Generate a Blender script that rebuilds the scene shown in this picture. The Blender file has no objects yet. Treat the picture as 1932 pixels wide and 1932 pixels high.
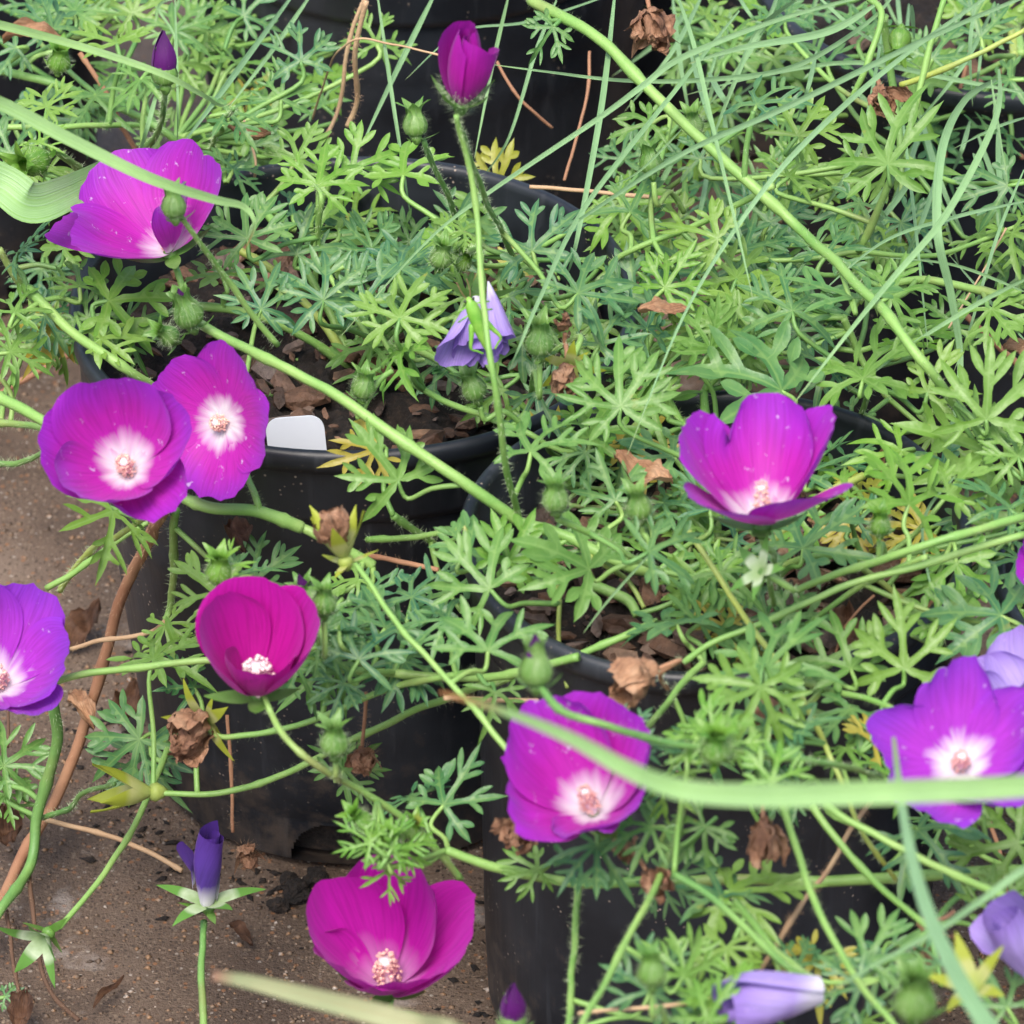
import bpy, math, random
from mathutils import Vector, Matrix, noise
R = math.radians
random.seed(7)
SC = bpy.context.scene
COL = SC.collection

# ------------------------------------------------------------------ camera, sky, sun, exposure
ELEV = R(34.3)              # the camera looks down this steeply
FPX = 11340.0               # focal length in units of 1/1932 of the picture width
DA = 1.8                    # distance of the middle pot's rim from the lens
HR = 0.165                  # rim height of the pots
FW = Vector((0, math.cos(ELEV), -math.sin(ELEV)))
RT = Vector((1, 0, 0))
UP = Vector((0, math.sin(ELEV), math.cos(ELEV)))
CAM = Vector((0, 0, HR)) - (FW + RT*((668-966)/FPX) + UP*((966-565)/FPX))*DA
cd = bpy.data.cameras.new('camera')
cam = bpy.data.objects.new('camera', cd); COL.objects.link(cam)
cam.location = CAM
cam.rotation_euler = (math.pi/2-ELEV, 0, 0)
cd.sensor_width = 36; cd.lens = 36*FPX/1932
cd.clip_start = 0.05; cd.clip_end = 200
cd.dof.use_dof = True; cd.dof.focus_distance = 1.775; cd.dof.aperture_fstop = 27
SC.camera = cam

SUN_EL, SUN_AZ = 62, 200
w = bpy.data.worlds.new('World'); SC.world = w; w.use_nodes = True
nt = w.node_tree; bg = nt.nodes['Background']
sky = nt.nodes.new('ShaderNodeTexSky'); sky.sky_type = 'NISHITA'; sky.sun_disc = False
sky.sun_elevation = R(SUN_EL); sky.sun_rotation = R(SUN_AZ); sky.air_density = 1.0; sky.dust_density = 4.0; sky.ozone_density = 1.0
nt.links.new(sky.outputs[0], bg.inputs[0]); bg.inputs[1].default_value = 0.10
sl = bpy.data.lights.new('sun', 'SUN'); sl.energy = 1.5; sl.angle = R(30); sl.color = (1, 0.96, 0.9)
so = bpy.data.objects.new('sun', sl); COL.objects.link(so)
d = Vector((math.sin(R(SUN_AZ))*math.cos(R(SUN_EL)), math.cos(R(SUN_AZ))*math.cos(R(SUN_EL)), math.sin(R(SUN_EL))))
so.rotation_euler = (-d).to_track_quat('-Z', 'Y').to_euler()
SC.view_settings.view_transform = 'Standard'; SC.view_settings.look = 'None'
SC.view_settings.exposure = 1.40; SC.view_settings.gamma = 1
SC.render.engine = 'CYCLES'
SC.cycles.use_denoising = True
SC.cycles.max_bounces = 8; SC.cycles.transmission_bounces = 4

# ------------------------------------------------------------------ helpers
def ray(u, v):
    return FW + RT*((u-966)/FPX) + UP*((966-v)/FPX)
def P(u, v, z):
    """world point on the level plane z (in cm) in the direction u, v"""
    r = ray(u, v); t = (z*0.01-CAM.z)/r.z
    return CAM + r*t
def pxm(p):
    """metres covered by one unit at the distance of p"""
    return (p-CAM).dot(FW)/FPX
def uv_of(p):
    q = p-CAM; t = q.dot(FW)
    return 966+FPX*q.dot(RT)/t, 966-FPX*q.dot(UP)/t
def catmull(pts, n=6):
    out = []
    m = len(pts)
    for i in range(m-1):
        p0 = pts[max(i-1, 0)]; p1 = pts[i]; p2 = pts[i+1]; p3 = pts[min(i+2, m-1)]
        for k in range(n):
            t = k/n
            out.append(0.5*((2*p1)+(p2-p0)*t+(2*p0-5*p1+4*p2-p3)*t*t+(3*p1-p0-3*p2+p3)*t*t*t))
    out.append(pts[-1].copy())
    return out
def tag(o, label=None, cat=None, group=None, kind=None):
    if label: o['label'] = label
    if cat: o['category'] = cat
    if group: o['group'] = group
    if kind: o['kind'] = kind
    return o
def mesh(name, vs, fs, mat, smooth=True, uvs=None, att=None):
    me = bpy.data.meshes.new(name)
    me.from_pydata([tuple(v) for v in vs], [], fs)
    if mat:
        for m in (mat if isinstance(mat, (list, tuple)) else [mat]): me.materials.append(m)
    if smooth:
        me.polygons.foreach_set('use_smooth', [True]*len(me.polygons))
    if uvs:
        l = me.uv_layers.new(name='UVMap')
        co = []
        for lo in me.loops: co += uvs[lo.vertex_index]
        l.data.foreach_set('uv', co)
    if att:
        a = me.attributes.new('vein', 'FLOAT', 'POINT'); a.data.foreach_set('value', att)
    me.update()
    return me
def link(name, me, parent=None, mw=None):
    o = bpy.data.objects.new(name, me); COL.objects.link(o)
    if mw is not None: o.matrix_basis = mw
    if parent is not None:
        o.parent = parent
        if mw is not None or me is not None: pass
    return o
def under(o, parent):
    """parent o, keeping its world placement (parents here are unrotated roots or placed parts)"""
    o.parent = parent
    o.matrix_parent_inverse = WM[parent.name].inverted() if parent.name in WM else Matrix()
    return o
WM = {}
def put(name, me, parent=None, mw=None):
    o = bpy.data.objects.new(name, me); COL.objects.link(o)
    M = mw if mw is not None else Matrix()
    WM[o.name] = M.copy()
    if parent is not None:
        o.parent = parent
        o.matrix_basis = WM[parent.name].inverted() @ M
    else:
        o.matrix_basis = M
    return o
def empty(name, loc):
    return put(name, None, None, Matrix.Translation(loc))
def frame(origin, zax, yhint):
    z = zax.normalized(); y = yhint-z*yhint.dot(z)
    if y.length < 1e-6: y = z.orthogonal()
    y.normalize(); x = y.cross(z)
    M = Matrix((x, y, z)).transposed().to_4x4(); M.translation = origin
    return M
def tube_data(pts, rads, sides=7, vs=None, fs=None):
    if vs is None: vs, fs = [], []
    n = len(pts); base = len(vs)
    t = (pts[1]-pts[0]).normalized(); u = t.orthogonal().normalized()
    for i in range(n):
        a = pts[max(i-1, 0)]; b = pts[min(i+1, n-1)]
        tt = (b-a)
        if tt.length > 1e-9: t = tt.normalized()
        u = (u-t*u.dot(t))
        u = u.normalized() if u.length > 1e-6 else t.orthogonal().normalized()
        w_ = t.cross(u)
        for k in range(sides):
            an = 2*math.pi*k/sides
            vs.append(pts[i]+(u*math.cos(an)+w_*math.sin(an))*rads[i])
    for i in range(n-1):
        for k in range(sides):
            a = base+i*sides+k; b = base+i*sides+(k+1) % sides
            fs.append((a, b, b+sides, a+sides))
    fs.append(tuple(base+k for k in range(sides))[::-1]); fs.append(tuple(base+(n-1)*sides+k for k in range(sides)))
    return vs, fs
def hairs_data(pts, rads, count, ln, rng, vs, fs, wd=0.00005):
    n = len(pts)
    for _ in range(count):
        i = rng.randrange(n-1); f = rng.random()
        p = pts[i].lerp(pts[i+1], f); r = rads[i]
        t = (pts[i+1]-pts[i]).normalized()
        o = Vector((rng.gauss(0, 1), rng.gauss(0, 1), rng.gauss(0, 1))); o = (o-t*o.dot(t))
        if o.length < 1e-5: continue
        o.normalize(); l = ln*rng.uniform(0.5, 1.3)
        q = p+o*r*0.9; e = q+(o+t*rng.uniform(-0.4, 0.4)).normalized()*l
        s = t.cross(o)*wd
        b = len(vs); vs += [q-s, q+s, e]; fs.append((b, b+1, b+2))

# ------------------------------------------------------------------ materials
def newmat(name):
    m = bpy.data.materials.new(name); m.use_nodes = True
    nt = m.node_tree; b = nt.nodes['Principled BSDF']
    return m, nt, b
def N(nt, t, **kw):
    n = nt.nodes.new('ShaderNode'+t)
    for k, v in kw.items():
        if isinstance(k, str) and hasattr(n, k): setattr(n, k, v)
    return n
def mixc(nt, fac, a, b, mode='MIX'):
    n = nt.nodes.new('ShaderNodeMix'); n.data_type = 'RGBA'; n.blend_type = mode
    for s, x in ((0, fac), (6, a), (7, b)):
        if hasattr(x, 'links') or isinstance(x, bpy.types.NodeSocket): nt.links.new(x, n.inputs[s])
        else: n.inputs[s].default_value = x if s == 0 else (*x, 1)
    return n.outputs[2]
def ramp(nt, src, stops):
    n = nt.nodes.new('ShaderNodeValToRGB'); cr = n.color_ramp
    while len(cr.elements) < len(stops): cr.elements.new(0.5)
    for e, (p, c) in zip(cr.elements, stops):
        e.position = p; e.color = (*c, 1) if len(c) == 3 else c
    nt.links.new(src, n.inputs[0]); return n.outputs[0]
def noise_tex(nt, scale, detail=3, coord=None, rough=0.55):
    n = nt.nodes.new('ShaderNodeTexNoise'); n.inputs['Scale'].default_value = scale
    n.inputs['Detail'].default_value = detail; n.inputs['Roughness'].default_value = rough
    if coord is not None: nt.links.new(coord, n.inputs['Vector'])
    return n.outputs['Fac']
def bump(nt, b, h, strength=0.3, dist=0.001):
    n = nt.nodes.new('ShaderNodeBump'); n.inputs['Strength'].default_value = strength; n.inputs['Distance'].default_value = dist
    nt.links.new(h, n.inputs['Height']); nt.links.new(n.outputs[0], b.inputs['Normal']); return n
def translucent(m, nt, b, colour, fac):
    t = nt.nodes.new('ShaderNodeBsdfTranslucent'); mx = nt.nodes.new('ShaderNodeMixShader'); mx.inputs[0].default_value = fac
    if isinstance(colour, bpy.types.NodeSocket): nt.links.new(colour, t.inputs[0])
    else: t.inputs[0].default_value = (*colour, 1)
    out = nt.nodes['Material Output']
    nt.links.new(b.outputs[0], mx.inputs[1]); nt.links.new(t.outputs[0], mx.inputs[2]); nt.links.new(mx.outputs[0], out.inputs[0])
def objcoord(nt):
    return nt.nodes.new('ShaderNodeTexCoord').outputs['Object']
def geocoord(nt):
    return nt.nodes.new('ShaderNodeNewGeometry').outputs['Position']
def rnd(nt):
    return nt.nodes.new('ShaderNodeObjectInfo').outputs['Random']

def leaf_material(name, stops, vein, speck=0.5, trans=0.28, rough=0.44):
    m, nt, b = newmat(name)
    c = ramp(nt, rnd(nt), stops)
    g = geocoord(nt)
    c = mixc(nt, ramp(nt, noise_tex(nt, 120, 3, g), [(0.35, (0, 0, 0)), (0.7, (0.45, 0.45, 0.45))]), c, vein)
    at = nt.nodes.new('ShaderNodeAttribute'); at.attribute_name = 'vein'
    c = mixc(nt, ramp(nt, at.outputs['Fac'], [(0.72, (0, 0, 0)), (1.0, (0.55, 0.55, 0.55))]), c, vein)
    sp = ramp(nt, noise_tex(nt, 900, 1, g), [(0.74, (0, 0, 0)), (0.8, (speck, speck, speck))])
    c = mixc(nt, sp, c, (0.34, 0.40, 0.09))
    c = mixc(nt, ramp(nt, noise_tex(nt, 55, 3, g, .6), [(0.70, (0, 0, 0)), (0.76, (.85, .85, .85))]), c, (0.33, 0.30, 0.06))
    nt.links.new(c, b.inputs['Base Color']); b.inputs['Roughness'].default_value = rough
    b.inputs['Specular IOR Level'].default_value = 0.55
    bump(nt, b, noise_tex(nt, 700, 2, g), 0.35, 0.0006)
    translucent(m, nt, b, c, trans)
    return m
LEAF = leaf_material('leaf green', [(0.0, (0.040, 0.155, 0.075)), (0.35, (0.062, 0.190, 0.062)), (0.65, (0.105, 0.250, 0.036)), (1.0, (0.17, 0.31, 0.036))], (0.24, 0.40, 0.11))
LEAFY = leaf_material('leaf fresh', [(0.0, (0.085, 0.25, 0.026)), (1.0, (0.145, 0.32, 0.028))], (0.24, 0.40, 0.08))
LEAFOLD = leaf_material('leaf yellowing', [(0.0, (0.30, 0.33, 0.03)), (1.0, (0.42, 0.33, 0.04))], (0.40, 0.38, 0.09), 0.7)
SEPAL = leaf_material('calyx green', [(0.0, (0.075, 0.215, 0.030)), (1.0, (0.13, 0.29, 0.04))], (0.30, 0.44, 0.16), 0.1)

def calyx_inner(name, base, mid, tip):
    m, nt, b = newmat(name)
    uv = nt.nodes.new('ShaderNodeUVMap').outputs[0]; s = nt.nodes.new('ShaderNodeSeparateXYZ'); nt.links.new(uv, s.inputs[0])
    c = ramp(nt, s.outputs['Y'], [(0.0, base), (0.42, mid), (0.55, tip), (1.0, tip)])
    c = mixc(nt, ramp(nt, noise_tex(nt, 300, 3, geocoord(nt)), [(0.4, (0, 0, 0)), (0.8, (0.5, 0.5, 0.5))]), c, tip)
    nt.links.new(c, b.inputs['Base Color']); b.inputs['Roughness'].default_value = 0.55
    translucent(m, nt, b, c, 0.2); return m
CALOPEN = calyx_inner('calyx open', (0.26, 0.40, 0.14), (0.50, 0.60, 0.40), (0.11, 0.27, 0.045))
CALYEL = calyx_inner('calyx yellow', (0.33, 0.42, 0.10), (0.46, 0.47, 0.18), (0.33, 0.38, 0.035))

def stem_material(name, a, b_, rough=0.5):
    m, nt, b = newmat(name)
    g = geocoord(nt)
    c = mixc(nt, ramp(nt, noise_tex(nt, 45, 4, g), [(0.35, (0, 0, 0)), (0.65, (1, 1, 1))]), a, b_)
    if 'green' in name: c = mixc(nt, ramp(nt, noise_tex(nt, 28, 4, g, .6), [(0.56, (0, 0, 0)), (0.72, (.55, .55, .55))]), c, (0.20, 0.15, 0.06))
    nt.links.new(c, b.inputs['Base Color']); b.inputs['Roughness'].default_value = rough
    b.inputs['Subsurface Weight'].default_value = 0.0
    bump(nt, b, noise_tex(nt, 900, 2, g), 0.3, 0.0005); return m
STEM = stem_material('stem green', (0.16, 0.33, 0.07), (0.26, 0.42, 0.11))
STEMD = stem_material('stem dark green', (0.10, 0.24, 0.06), (0.18, 0.33, 0.08))
STEMY = stem_material('stem yellow green', (0.34, 0.40, 0.07), (0.28, 0.38, 0.10))
STEMB = stem_material('stem brown dry', (0.28, 0.13, 0.07), (0.38, 0.20, 0.11), 0.75)
STEMT = stem_material('stem tan straw', (0.52, 0.36, 0.21), (0.40, 0.25, 0.14), 0.75)
STEMK = stem_material('stem dead dark', (0.07, 0.035, 0.02), (0.13, 0.07, 0.04), 0.8)
def dry_material(name, a, b_, c_):
    m, nt, b = newmat(name)
    g = geocoord(nt); uv = nt.nodes.new('ShaderNodeUVMap').outputs[0]
    c = ramp(nt, noise_tex(nt, 110, 5, g, .65), [(0.3, c_), (0.5, b_), (0.72, a)])
    mp = nt.nodes.new('ShaderNodeMapping'); nt.links.new(uv, mp.inputs[0]); mp.inputs['Scale'].default_value = (26, 2, 1)
    fb = noise_tex(nt, 1.0, 3, mp.outputs[0])
    c = mixc(nt, .8, c, ramp(nt, fb, [(0.3, (.45, .42, .4)), (0.65, (1.1, 1.1, 1.1))]), 'MULTIPLY')
    nt.links.new(c, b.inputs['Base Color']); b.inputs['Roughness'].default_value = 0.7
    bump(nt, b, fb, .7, .001); translucent(m, nt, b, c, .15); return m
DRY = dry_material('dry petal tan', (0.50, 0.32, 0.20), (0.33, 0.17, 0.095), (0.15, 0.065, 0.035))
DRYP = dry_material('dry petal pale', (0.60, 0.40, 0.25), (0.44, 0.24, 0.13), (0.22, 0.10, 0.05))
DRYD = dry_material('dry leaf dark brown', (0.22, 0.11, 0.055), (0.11, 0.05, 0.025), (0.04, 0.018, 0.01))
HAIR, _nt, _b = newmat('plant hair'); _b.inputs['Base Color'].default_value = (0.42, 0.52, 0.30, 1); _b.inputs['Roughness'].default_value = 0.6
HAIRB, _nt, _b = newmat('plant hair brown'); _b.inputs['Base Color'].default_value = (0.5, 0.33, 0.2, 1); _b.inputs['Roughness'].default_value = 0.6

def petal_material(name, white, mid, edge, w0=0.13, w1=0.36, dusty=0.75, bend=0.55):
    m, nt, b = newmat(name)
    uv = nt.nodes.new('ShaderNodeUVMap').outputs[0]; s = nt.nodes.new('ShaderNodeSeparateXYZ'); nt.links.new(uv, s.inputs[0])
    # fine veins: noise stretched along the petal
    mp = nt.nodes.new('ShaderNodeMapping'); nt.links.new(uv, mp.inputs[0]); mp.inputs['Scale'].default_value = (46, 2.2, 1)
    vn = noise_tex(nt, 1.0, 2, mp.outputs[0])
    mp2 = nt.nodes.new('ShaderNodeMapping'); nt.links.new(uv, mp2.inputs[0]); mp2.inputs['Scale'].default_value = (3.5, 1.6, 1)
    oi = rnd(nt); cmb = nt.nodes.new('ShaderNodeCombineXYZ'); ml = nt.nodes.new('ShaderNodeMath'); ml.operation = 'MULTIPLY'; nt.links.new(oi, ml.inputs[0]); ml.inputs[1].default_value = 50
    nt.links.new(ml.outputs[0], cmb.inputs[2]); nt.links.new(cmb.outputs[0], mp2.inputs['Location'])
    big = noise_tex(nt, 1.0, 2, mp2.outputs[0])
    def madd(x, k, a):
        n = nt.nodes.new('ShaderNodeMath'); n.operation = 'MULTIPLY_ADD'
        nt.links.new(x, n.inputs[0]); n.inputs[1].default_value = k
        if isinstance(a, bpy.types.NodeSocket): nt.links.new(a, n.inputs[2])
        else: n.inputs[2].default_value = a
        return n.outputs[0]
    pos = madd(vn, 0.20, madd(big, 0.42, madd(s.outputs['Y'], 1.0, -0.31)))
    c = ramp(nt, pos, [(0.0, white), (w0, white), (w1, mid), (bend, mid), (1.0, edge)])
    dark = ramp(nt, vn, [(0.35, (0.72, 0.72, 0.72)), (0.6, (1, 1, 1))])
    c = mixc(nt, 0.75, c, dark, 'MULTIPLY')
    if dusty:
        sp = ramp(nt, noise_tex(nt, 330, 4, geocoord(nt), 0.65), [(0.645, (0, 0, 0)), (0.72, (dusty, dusty, dusty))])
        c = mixc(nt, sp, c, (0.62, 0.45, 0.72))
    nt.links.new(c, b.inputs['Base Color']); b.inputs['Roughness'].default_value = 0.55
    b.inputs['Specular IOR Level'].default_value = 0.3
    b.inputs['Sheen Weight'].default_value = 0.15; b.inputs['Sheen Tint'].default_value = (0.8, 0.5, 1, 1)
    bump(nt, b, vn, 0.35, 0.0006)
    translucent(m, nt, b, c, 0.30); return m
PET = petal_material('petal magenta', (0.82, 0.74, 0.80), (0.48, 0.014, 0.39), (0.33, 0.020, 0.48))
PETA = petal_material('petal magenta small throat', (0.80, 0.66, 0.78), (0.46, 0.016, 0.39), (0.33, 0.022, 0.47), 0.04, 0.26)
PETM = petal_material('petal deep magenta', (0.50, 0.05, 0.38), (0.47, 0.002, 0.28), (0.45, 0.002, 0.30), 0.02, 0.2, 0.0)
PETM2 = petal_material('petal bright magenta', (0.66, 0.30, 0.62), (0.52, 0.006, 0.38), (0.47, 0.004, 0.35), 0.08, 0.42, 0.0)
PETP = petal_material('petal purple', (0.84, 0.76, 0.84), (0.42, 0.04, 0.54), (0.26, 0.035, 0.54), 0.16, 0.36)
PETL = petal_material('petal lavender wilted', (0.75, 0.72, 0.85), (0.43, 0.33, 0.70), (0.31, 0.20, 0.58), 0.1, 0.3, 0.5)
PETV = petal_material('petal violet rolled', (0.78, 0.75, 0.80), (0.10, 0.045, 0.32), (0.085, 0.03, 0.26), 0.06, 0.36, 0.0)
PETD = petal_material('petal dark bud', (0.20, 0.01, 0.22), (0.10, 0.004, 0.14), (0.06, 0.003, 0.09), 0.0, 0.3, 0.0)
ANTH = stem_material('anther tan pink', (0.74, 0.38, 0.34), (0.80, 0.56, 0.42), 0.8)
ANTHP = stem_material('anther pale', (0.80, 0.58, 0.44), (0.82, 0.46, 0.40), 0.7)
ANTHW = stem_material('anther whitish', (0.80, 0.66, 0.66), (0.80, 0.50, 0.52), 0.7)
WHITEC = stem_material('column white', (0.80, 0.70, 0.74), (0.80, 0.62, 0.66), 0.6)

def grass_material(name, a, b_, tip):
    m, nt, b = newmat(name)
    uv = nt.nodes.new('ShaderNodeUVMap').outputs[0]; s = nt.nodes.new('ShaderNodeSeparateXYZ'); nt.links.new(uv, s.inputs[0])
    c = mixc(nt, rnd(nt), a, b_)
    mp = nt.nodes.new('ShaderNodeMapping'); nt.links.new(uv, mp.inputs[0]); mp.inputs['Scale'].default_value = (22, 1.2, 1)
    vn = noise_tex(nt, 1.0, 3, mp.outputs[0])
    bl = ramp(nt, noise_tex(nt, 50, 4, geocoord(nt), .6), [(0.35, (.72, .75, .66)), (0.65, (1.08, 1.05, 1.0))]); c = mixc(nt, .9, c, bl, 'MULTIPLY')
    c = mixc(nt, ramp(nt, vn, [(0.3, (0, 0, 0)), (0.7, (0.8, 0.8, 0.8))]), c, (0.36, 0.56, 0.30))
    c = mixc(nt, ramp(nt, s.outputs['Y'], [(0.90, (0, 0, 0)), (0.97, (1, 1, 1))]), c, tip)
    nt.links.new(c, b.inputs['Base Color']); b.inputs['Roughness'].default_value = 0.42
    bump(nt, b, vn, 0.6, 0.0006)
    translucent(m, nt, b, c, 0.25); return m
GRASS = grass_material('grass blue green', (0.19, 0.40, 0.20), (0.24, 0.45, 0.17), (0.30, 0.42, 0.18))
GRASSL = grass_material('grass strap light', (0.25, 0.48, 0.12), (0.29, 0.50, 0.12), (0.42, 0.20, 0.07))
GRASSB = grass_material('grass dry', (0.42, 0.28, 0.18), (0.36, 0.30, 0.14), (0.34, 0.20, 0.13))

# black plastic
PLAST, nt, b = newmat('black plastic')
oc = objcoord(nt)
mp = nt.nodes.new('ShaderNodeMapping'); nt.links.new(oc, mp.inputs[0]); mp.inputs['Scale'].default_value = (260, 260, 14)
sc_ = noise_tex(nt, 1.0, 4, mp.outputs[0])
dust = noise_tex(nt, 22, 5, oc)
c = mixc(nt, ramp(nt, dust, [(0.40, (0, 0, 0)), (0.75, (0.7, 0.7, 0.7))]), (0.008, 0.010, 0.014), (0.040, 0.047, 0.058))
c = mixc(nt, ramp(nt, sc_, [(0.58, (0, 0, 0)), (0.8, (0.45, 0.45, 0.45))]), c, (0.06, 0.065, 0.075))
vo = nt.nodes.new('ShaderNodeTexVoronoi'); vo.inputs['Scale'].default_value = 420; nt.links.new(oc, vo.inputs['Vector'])
spk = ramp(nt, vo.outputs['Distance'], [(0.10, (1, 1, 1)), (0.2, (0, 0, 0))])
gate = ramp(nt, noise_tex(nt, 60, 3, oc), [(0.54, (0, 0, 0)), (0.66, (0.8, 0.8, 0.8))])
c = mixc(nt, mixc(nt, 1.0, spk, gate, 'MULTIPLY'), c, (0.42, 0.33, 0.26))
sx = nt.nodes.new('ShaderNodeSeparateXYZ'); nt.links.new(oc, sx.inputs[0])
mr = nt.nodes.new('ShaderNodeMapRange'); nt.links.new(sx.outputs[2], mr.inputs[0]); mr.inputs[1].default_value = 0; mr.inputs[2].default_value = .07; mr.inputs[3].default_value = .30; mr.inputs[4].default_value = 0
ma = nt.nodes.new('ShaderNodeMath'); ma.operation = 'ADD'; nt.links.new(mr.outputs[0], ma.inputs[0]); nt.links.new(noise_tex(nt, 90, 6, oc, .7), ma.inputs[1])
c = mixc(nt, ramp(nt, ma.outputs[0], [(0.66, (0, 0, 0)), (0.86, (.5, .5, .5))]), c, (0.10, 0.072, 0.052))
nt.links.new(c, b.inputs['Base Color'])
rr = nt.nodes.new('ShaderNodeMapRange'); nt.links.new(sc_, rr.inputs[0]); rr.inputs[3].default_value = 0.28; rr.inputs[4].default_value = 0.55
nt.links.new(rr.outputs[0], b.inputs['Roughness']); b.inputs['Specular IOR Level'].default_value = 0.5
bump(nt, b, sc_, 0.15, 0.0006)

SOIL, nt, b = newmat('potting soil')
g = geocoord(nt)
c = ramp(nt, noise_tex(nt, 260, 5, g, 0.7), [(0.3, (0.006, 0.004, 0.003)), (0.55, (0.022, 0.014, 0.010)), (0.72, (0.07, 0.042, 0.026))])
nt.links.new(c, b.inputs['Base Color']); b.inputs['Roughness'].default_value = 0.8
bump(nt, b, noise_tex(nt, 500, 5, g, 0.7), 0.9, 0.004)
CHIP, nt, b = newmat('bark chip')
c = ramp(nt, rnd(nt), [(0.0, (0.030, 0.017, 0.011)), (0.35, (0.085, 0.045, 0.028)), (0.6, (0.16, 0.085, 0.05)), (0.8, (0.13, 0.10, 0.09)), (1.0, (0.30, 0.17, 0.09))])
g = geocoord(nt)
c = mixc(nt, 0.8, c, ramp(nt, noise_tex(nt, 300, 4, g), [(0.3, (0.45, 0.45, 0.45)), (0.7, (1.25, 1.2, 1.15))]), 'MULTIPLY')
nt.links.new(c, b.inputs['Base Color']); b.inputs['Roughness'].default_value = 0.7
bump(nt, b, noise_tex(nt, 400, 3, g), 0.6, 0.002)

GROUND, nt, b = newmat('wet aggregate concrete')
g = geocoord(nt)
c = ramp(nt, noise_tex(nt, 18, 5, g), [(0.3, (0.095, 0.062, 0.042)), (0.52, (0.150, 0.103, 0.072)), (0.75, (0.215, 0.158, 0.118))])
def grains(scale, thr, col, c, seed, dens):
    vo = nt.nodes.new('ShaderNodeTexVoronoi'); vo.inputs['Scale'].default_value = scale
    mp = nt.nodes.new('ShaderNodeMapping'); mp.inputs['Location'].default_value = (seed, seed*2, seed); nt.links.new(g, mp.inputs[0]); nt.links.new(mp.outputs[0], vo.inputs['Vector'])
    s = nt.nodes.new('ShaderNodeSeparateColor'); nt.links.new(vo.outputs['Color'], s.inputs[0])
    pick = ramp(nt, s.outputs[0], [(dens, (0, 0, 0)), (dens+0.02, (1, 1, 1))])
    sp = ramp(nt, vo.outputs['Distance'], [(thr*0.7, (1, 1, 1)), (thr, (0, 0, 0))])
    return mixc(nt, mixc(nt, 1.0, pick, sp, 'MULTIPLY'), c, col), vo
c, _ = grains(800, 0.5, (0.070, 0.045, 0.030), c, 1.3, 0.66)
c, _ = grains(700, 0.45, (0.23, 0.17, 0.12), c, 3.7, 0.70)
c, v3 = grains(520, 0.45, (0.27, 0.13, 0.06), c, 5.1, 0.88)
c, _ = grains(600, 0.40, (0.36, 0.31, 0.26), c, 8.9, 0.93)
c = mixc(nt, .85, c, ramp(nt, noise_tex(nt, 7, 4, g, .6), [(0.38, (.55, .52, .5)), (0.6, (1.08, 1.06, 1.04))]), 'MULTIPLY')
st = ramp(nt, noise_tex(nt, 30, 4, g, 0.65), [(0.60, (0, 0, 0)), (0.70, (0.6, 0.6, 0.6))])
c = mixc(nt, st, c, (0.40, 0.35, 0.31))
nt.links.new(c, b.inputs['Base Color']); b.inputs['Roughness'].default_value = 0.55
bump(nt, b, noise_tex(nt, 700, 4, g, 0.7), 0.8, 0.002)
STONE, nt, b = newmat('aggregate grain')
c = ramp(nt, noise_tex(nt, 230, 1, geocoord(nt)), [(0.3, (0.07, 0.045, 0.03)), (0.45, (0.16, 0.11, 0.075)), (0.58, (0.25, 0.14, 0.07)), (0.7, (0.36, 0.30, 0.25))])
nt.links.new(c, b.inputs['Base Color']); b.inputs['Roughness'].default_value = 0.5
TAG, nt, b = newmat('white tag plastic'); b.inputs['Base Color'].default_value = (0.66, 0.70, 0.76, 1); b.inputs['Roughness'].default_value = 0.35
BUG, nt, b = newmat('insect green')
c = mixc(nt, ramp(nt, noise_tex(nt, 260, 3, geocoord(nt)), [(0.35, (0, 0, 0)), (0.65, (1, 1, 1))]), (0.12, 0.34, 0.03), (0.24, 0.46, 0.07))
nt.links.new(c, b.inputs['Base Color']); b.inputs['Roughness'].default_value = 0.4
BUGD, nt, b = newmat('insect dark'); b.inputs['Base Color'].default_value = (0.03, 0.035, 0.02, 1); b.inputs['Roughness'].default_value = 0.4

# ------------------------------------------------------------------ the ground
vs = []; fs = []; S = 30
vs = [(-S, -S, 0), (S, -S, 0), (S, S, 0), (-S, S, 0)]; fs = [(0, 1, 2, 3)]
tag(put('paving', mesh('paving', vs, fs, GROUND)), kind='structure')
rng = random.Random(3)
vs = []; fs = []
oct_f = [(0, 2, 4), (2, 1, 4), (1, 3, 4), (3, 0, 4), (2, 0, 5), (1, 2, 5), (3, 1, 5), (0, 3, 5)]
for _ in range(3600):
    p = P(rng.uniform(-80, 1000), rng.uniform(600, 1960), 0) if rng.random() < 0.85 else P(rng.uniform(1700, 2000), rng.uniform(1400, 1980), 0)
    s = 0.0004+0.0011*rng.random()**3
    a = rng.random()*6.28; ca, sa = math.cos(a), math.sin(a); b0 = len(vs)
    for (x, y, z) in ((1, 0, 0), (-1, 0, 0), (0, 1, 0), (0, -1, 0), (0, 0, 1), (0, 0, -1)):
        x *= s*rng.uniform(.8, 1.5); y *= s*rng.uniform(.7, 1.2); z *= s*0.55
        vs.append((p.x+x*ca-y*sa, p.y+x*sa+y*ca, z+s*0.1))
    fs += [tuple(b0+i for i in f) for f in oct_f]
tag(put('gravel', mesh('gravel', vs, fs, STONE)), label='loose sand grains and grit bedded in the wet brown paving', cat='gravel', kind='stuff')

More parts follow.
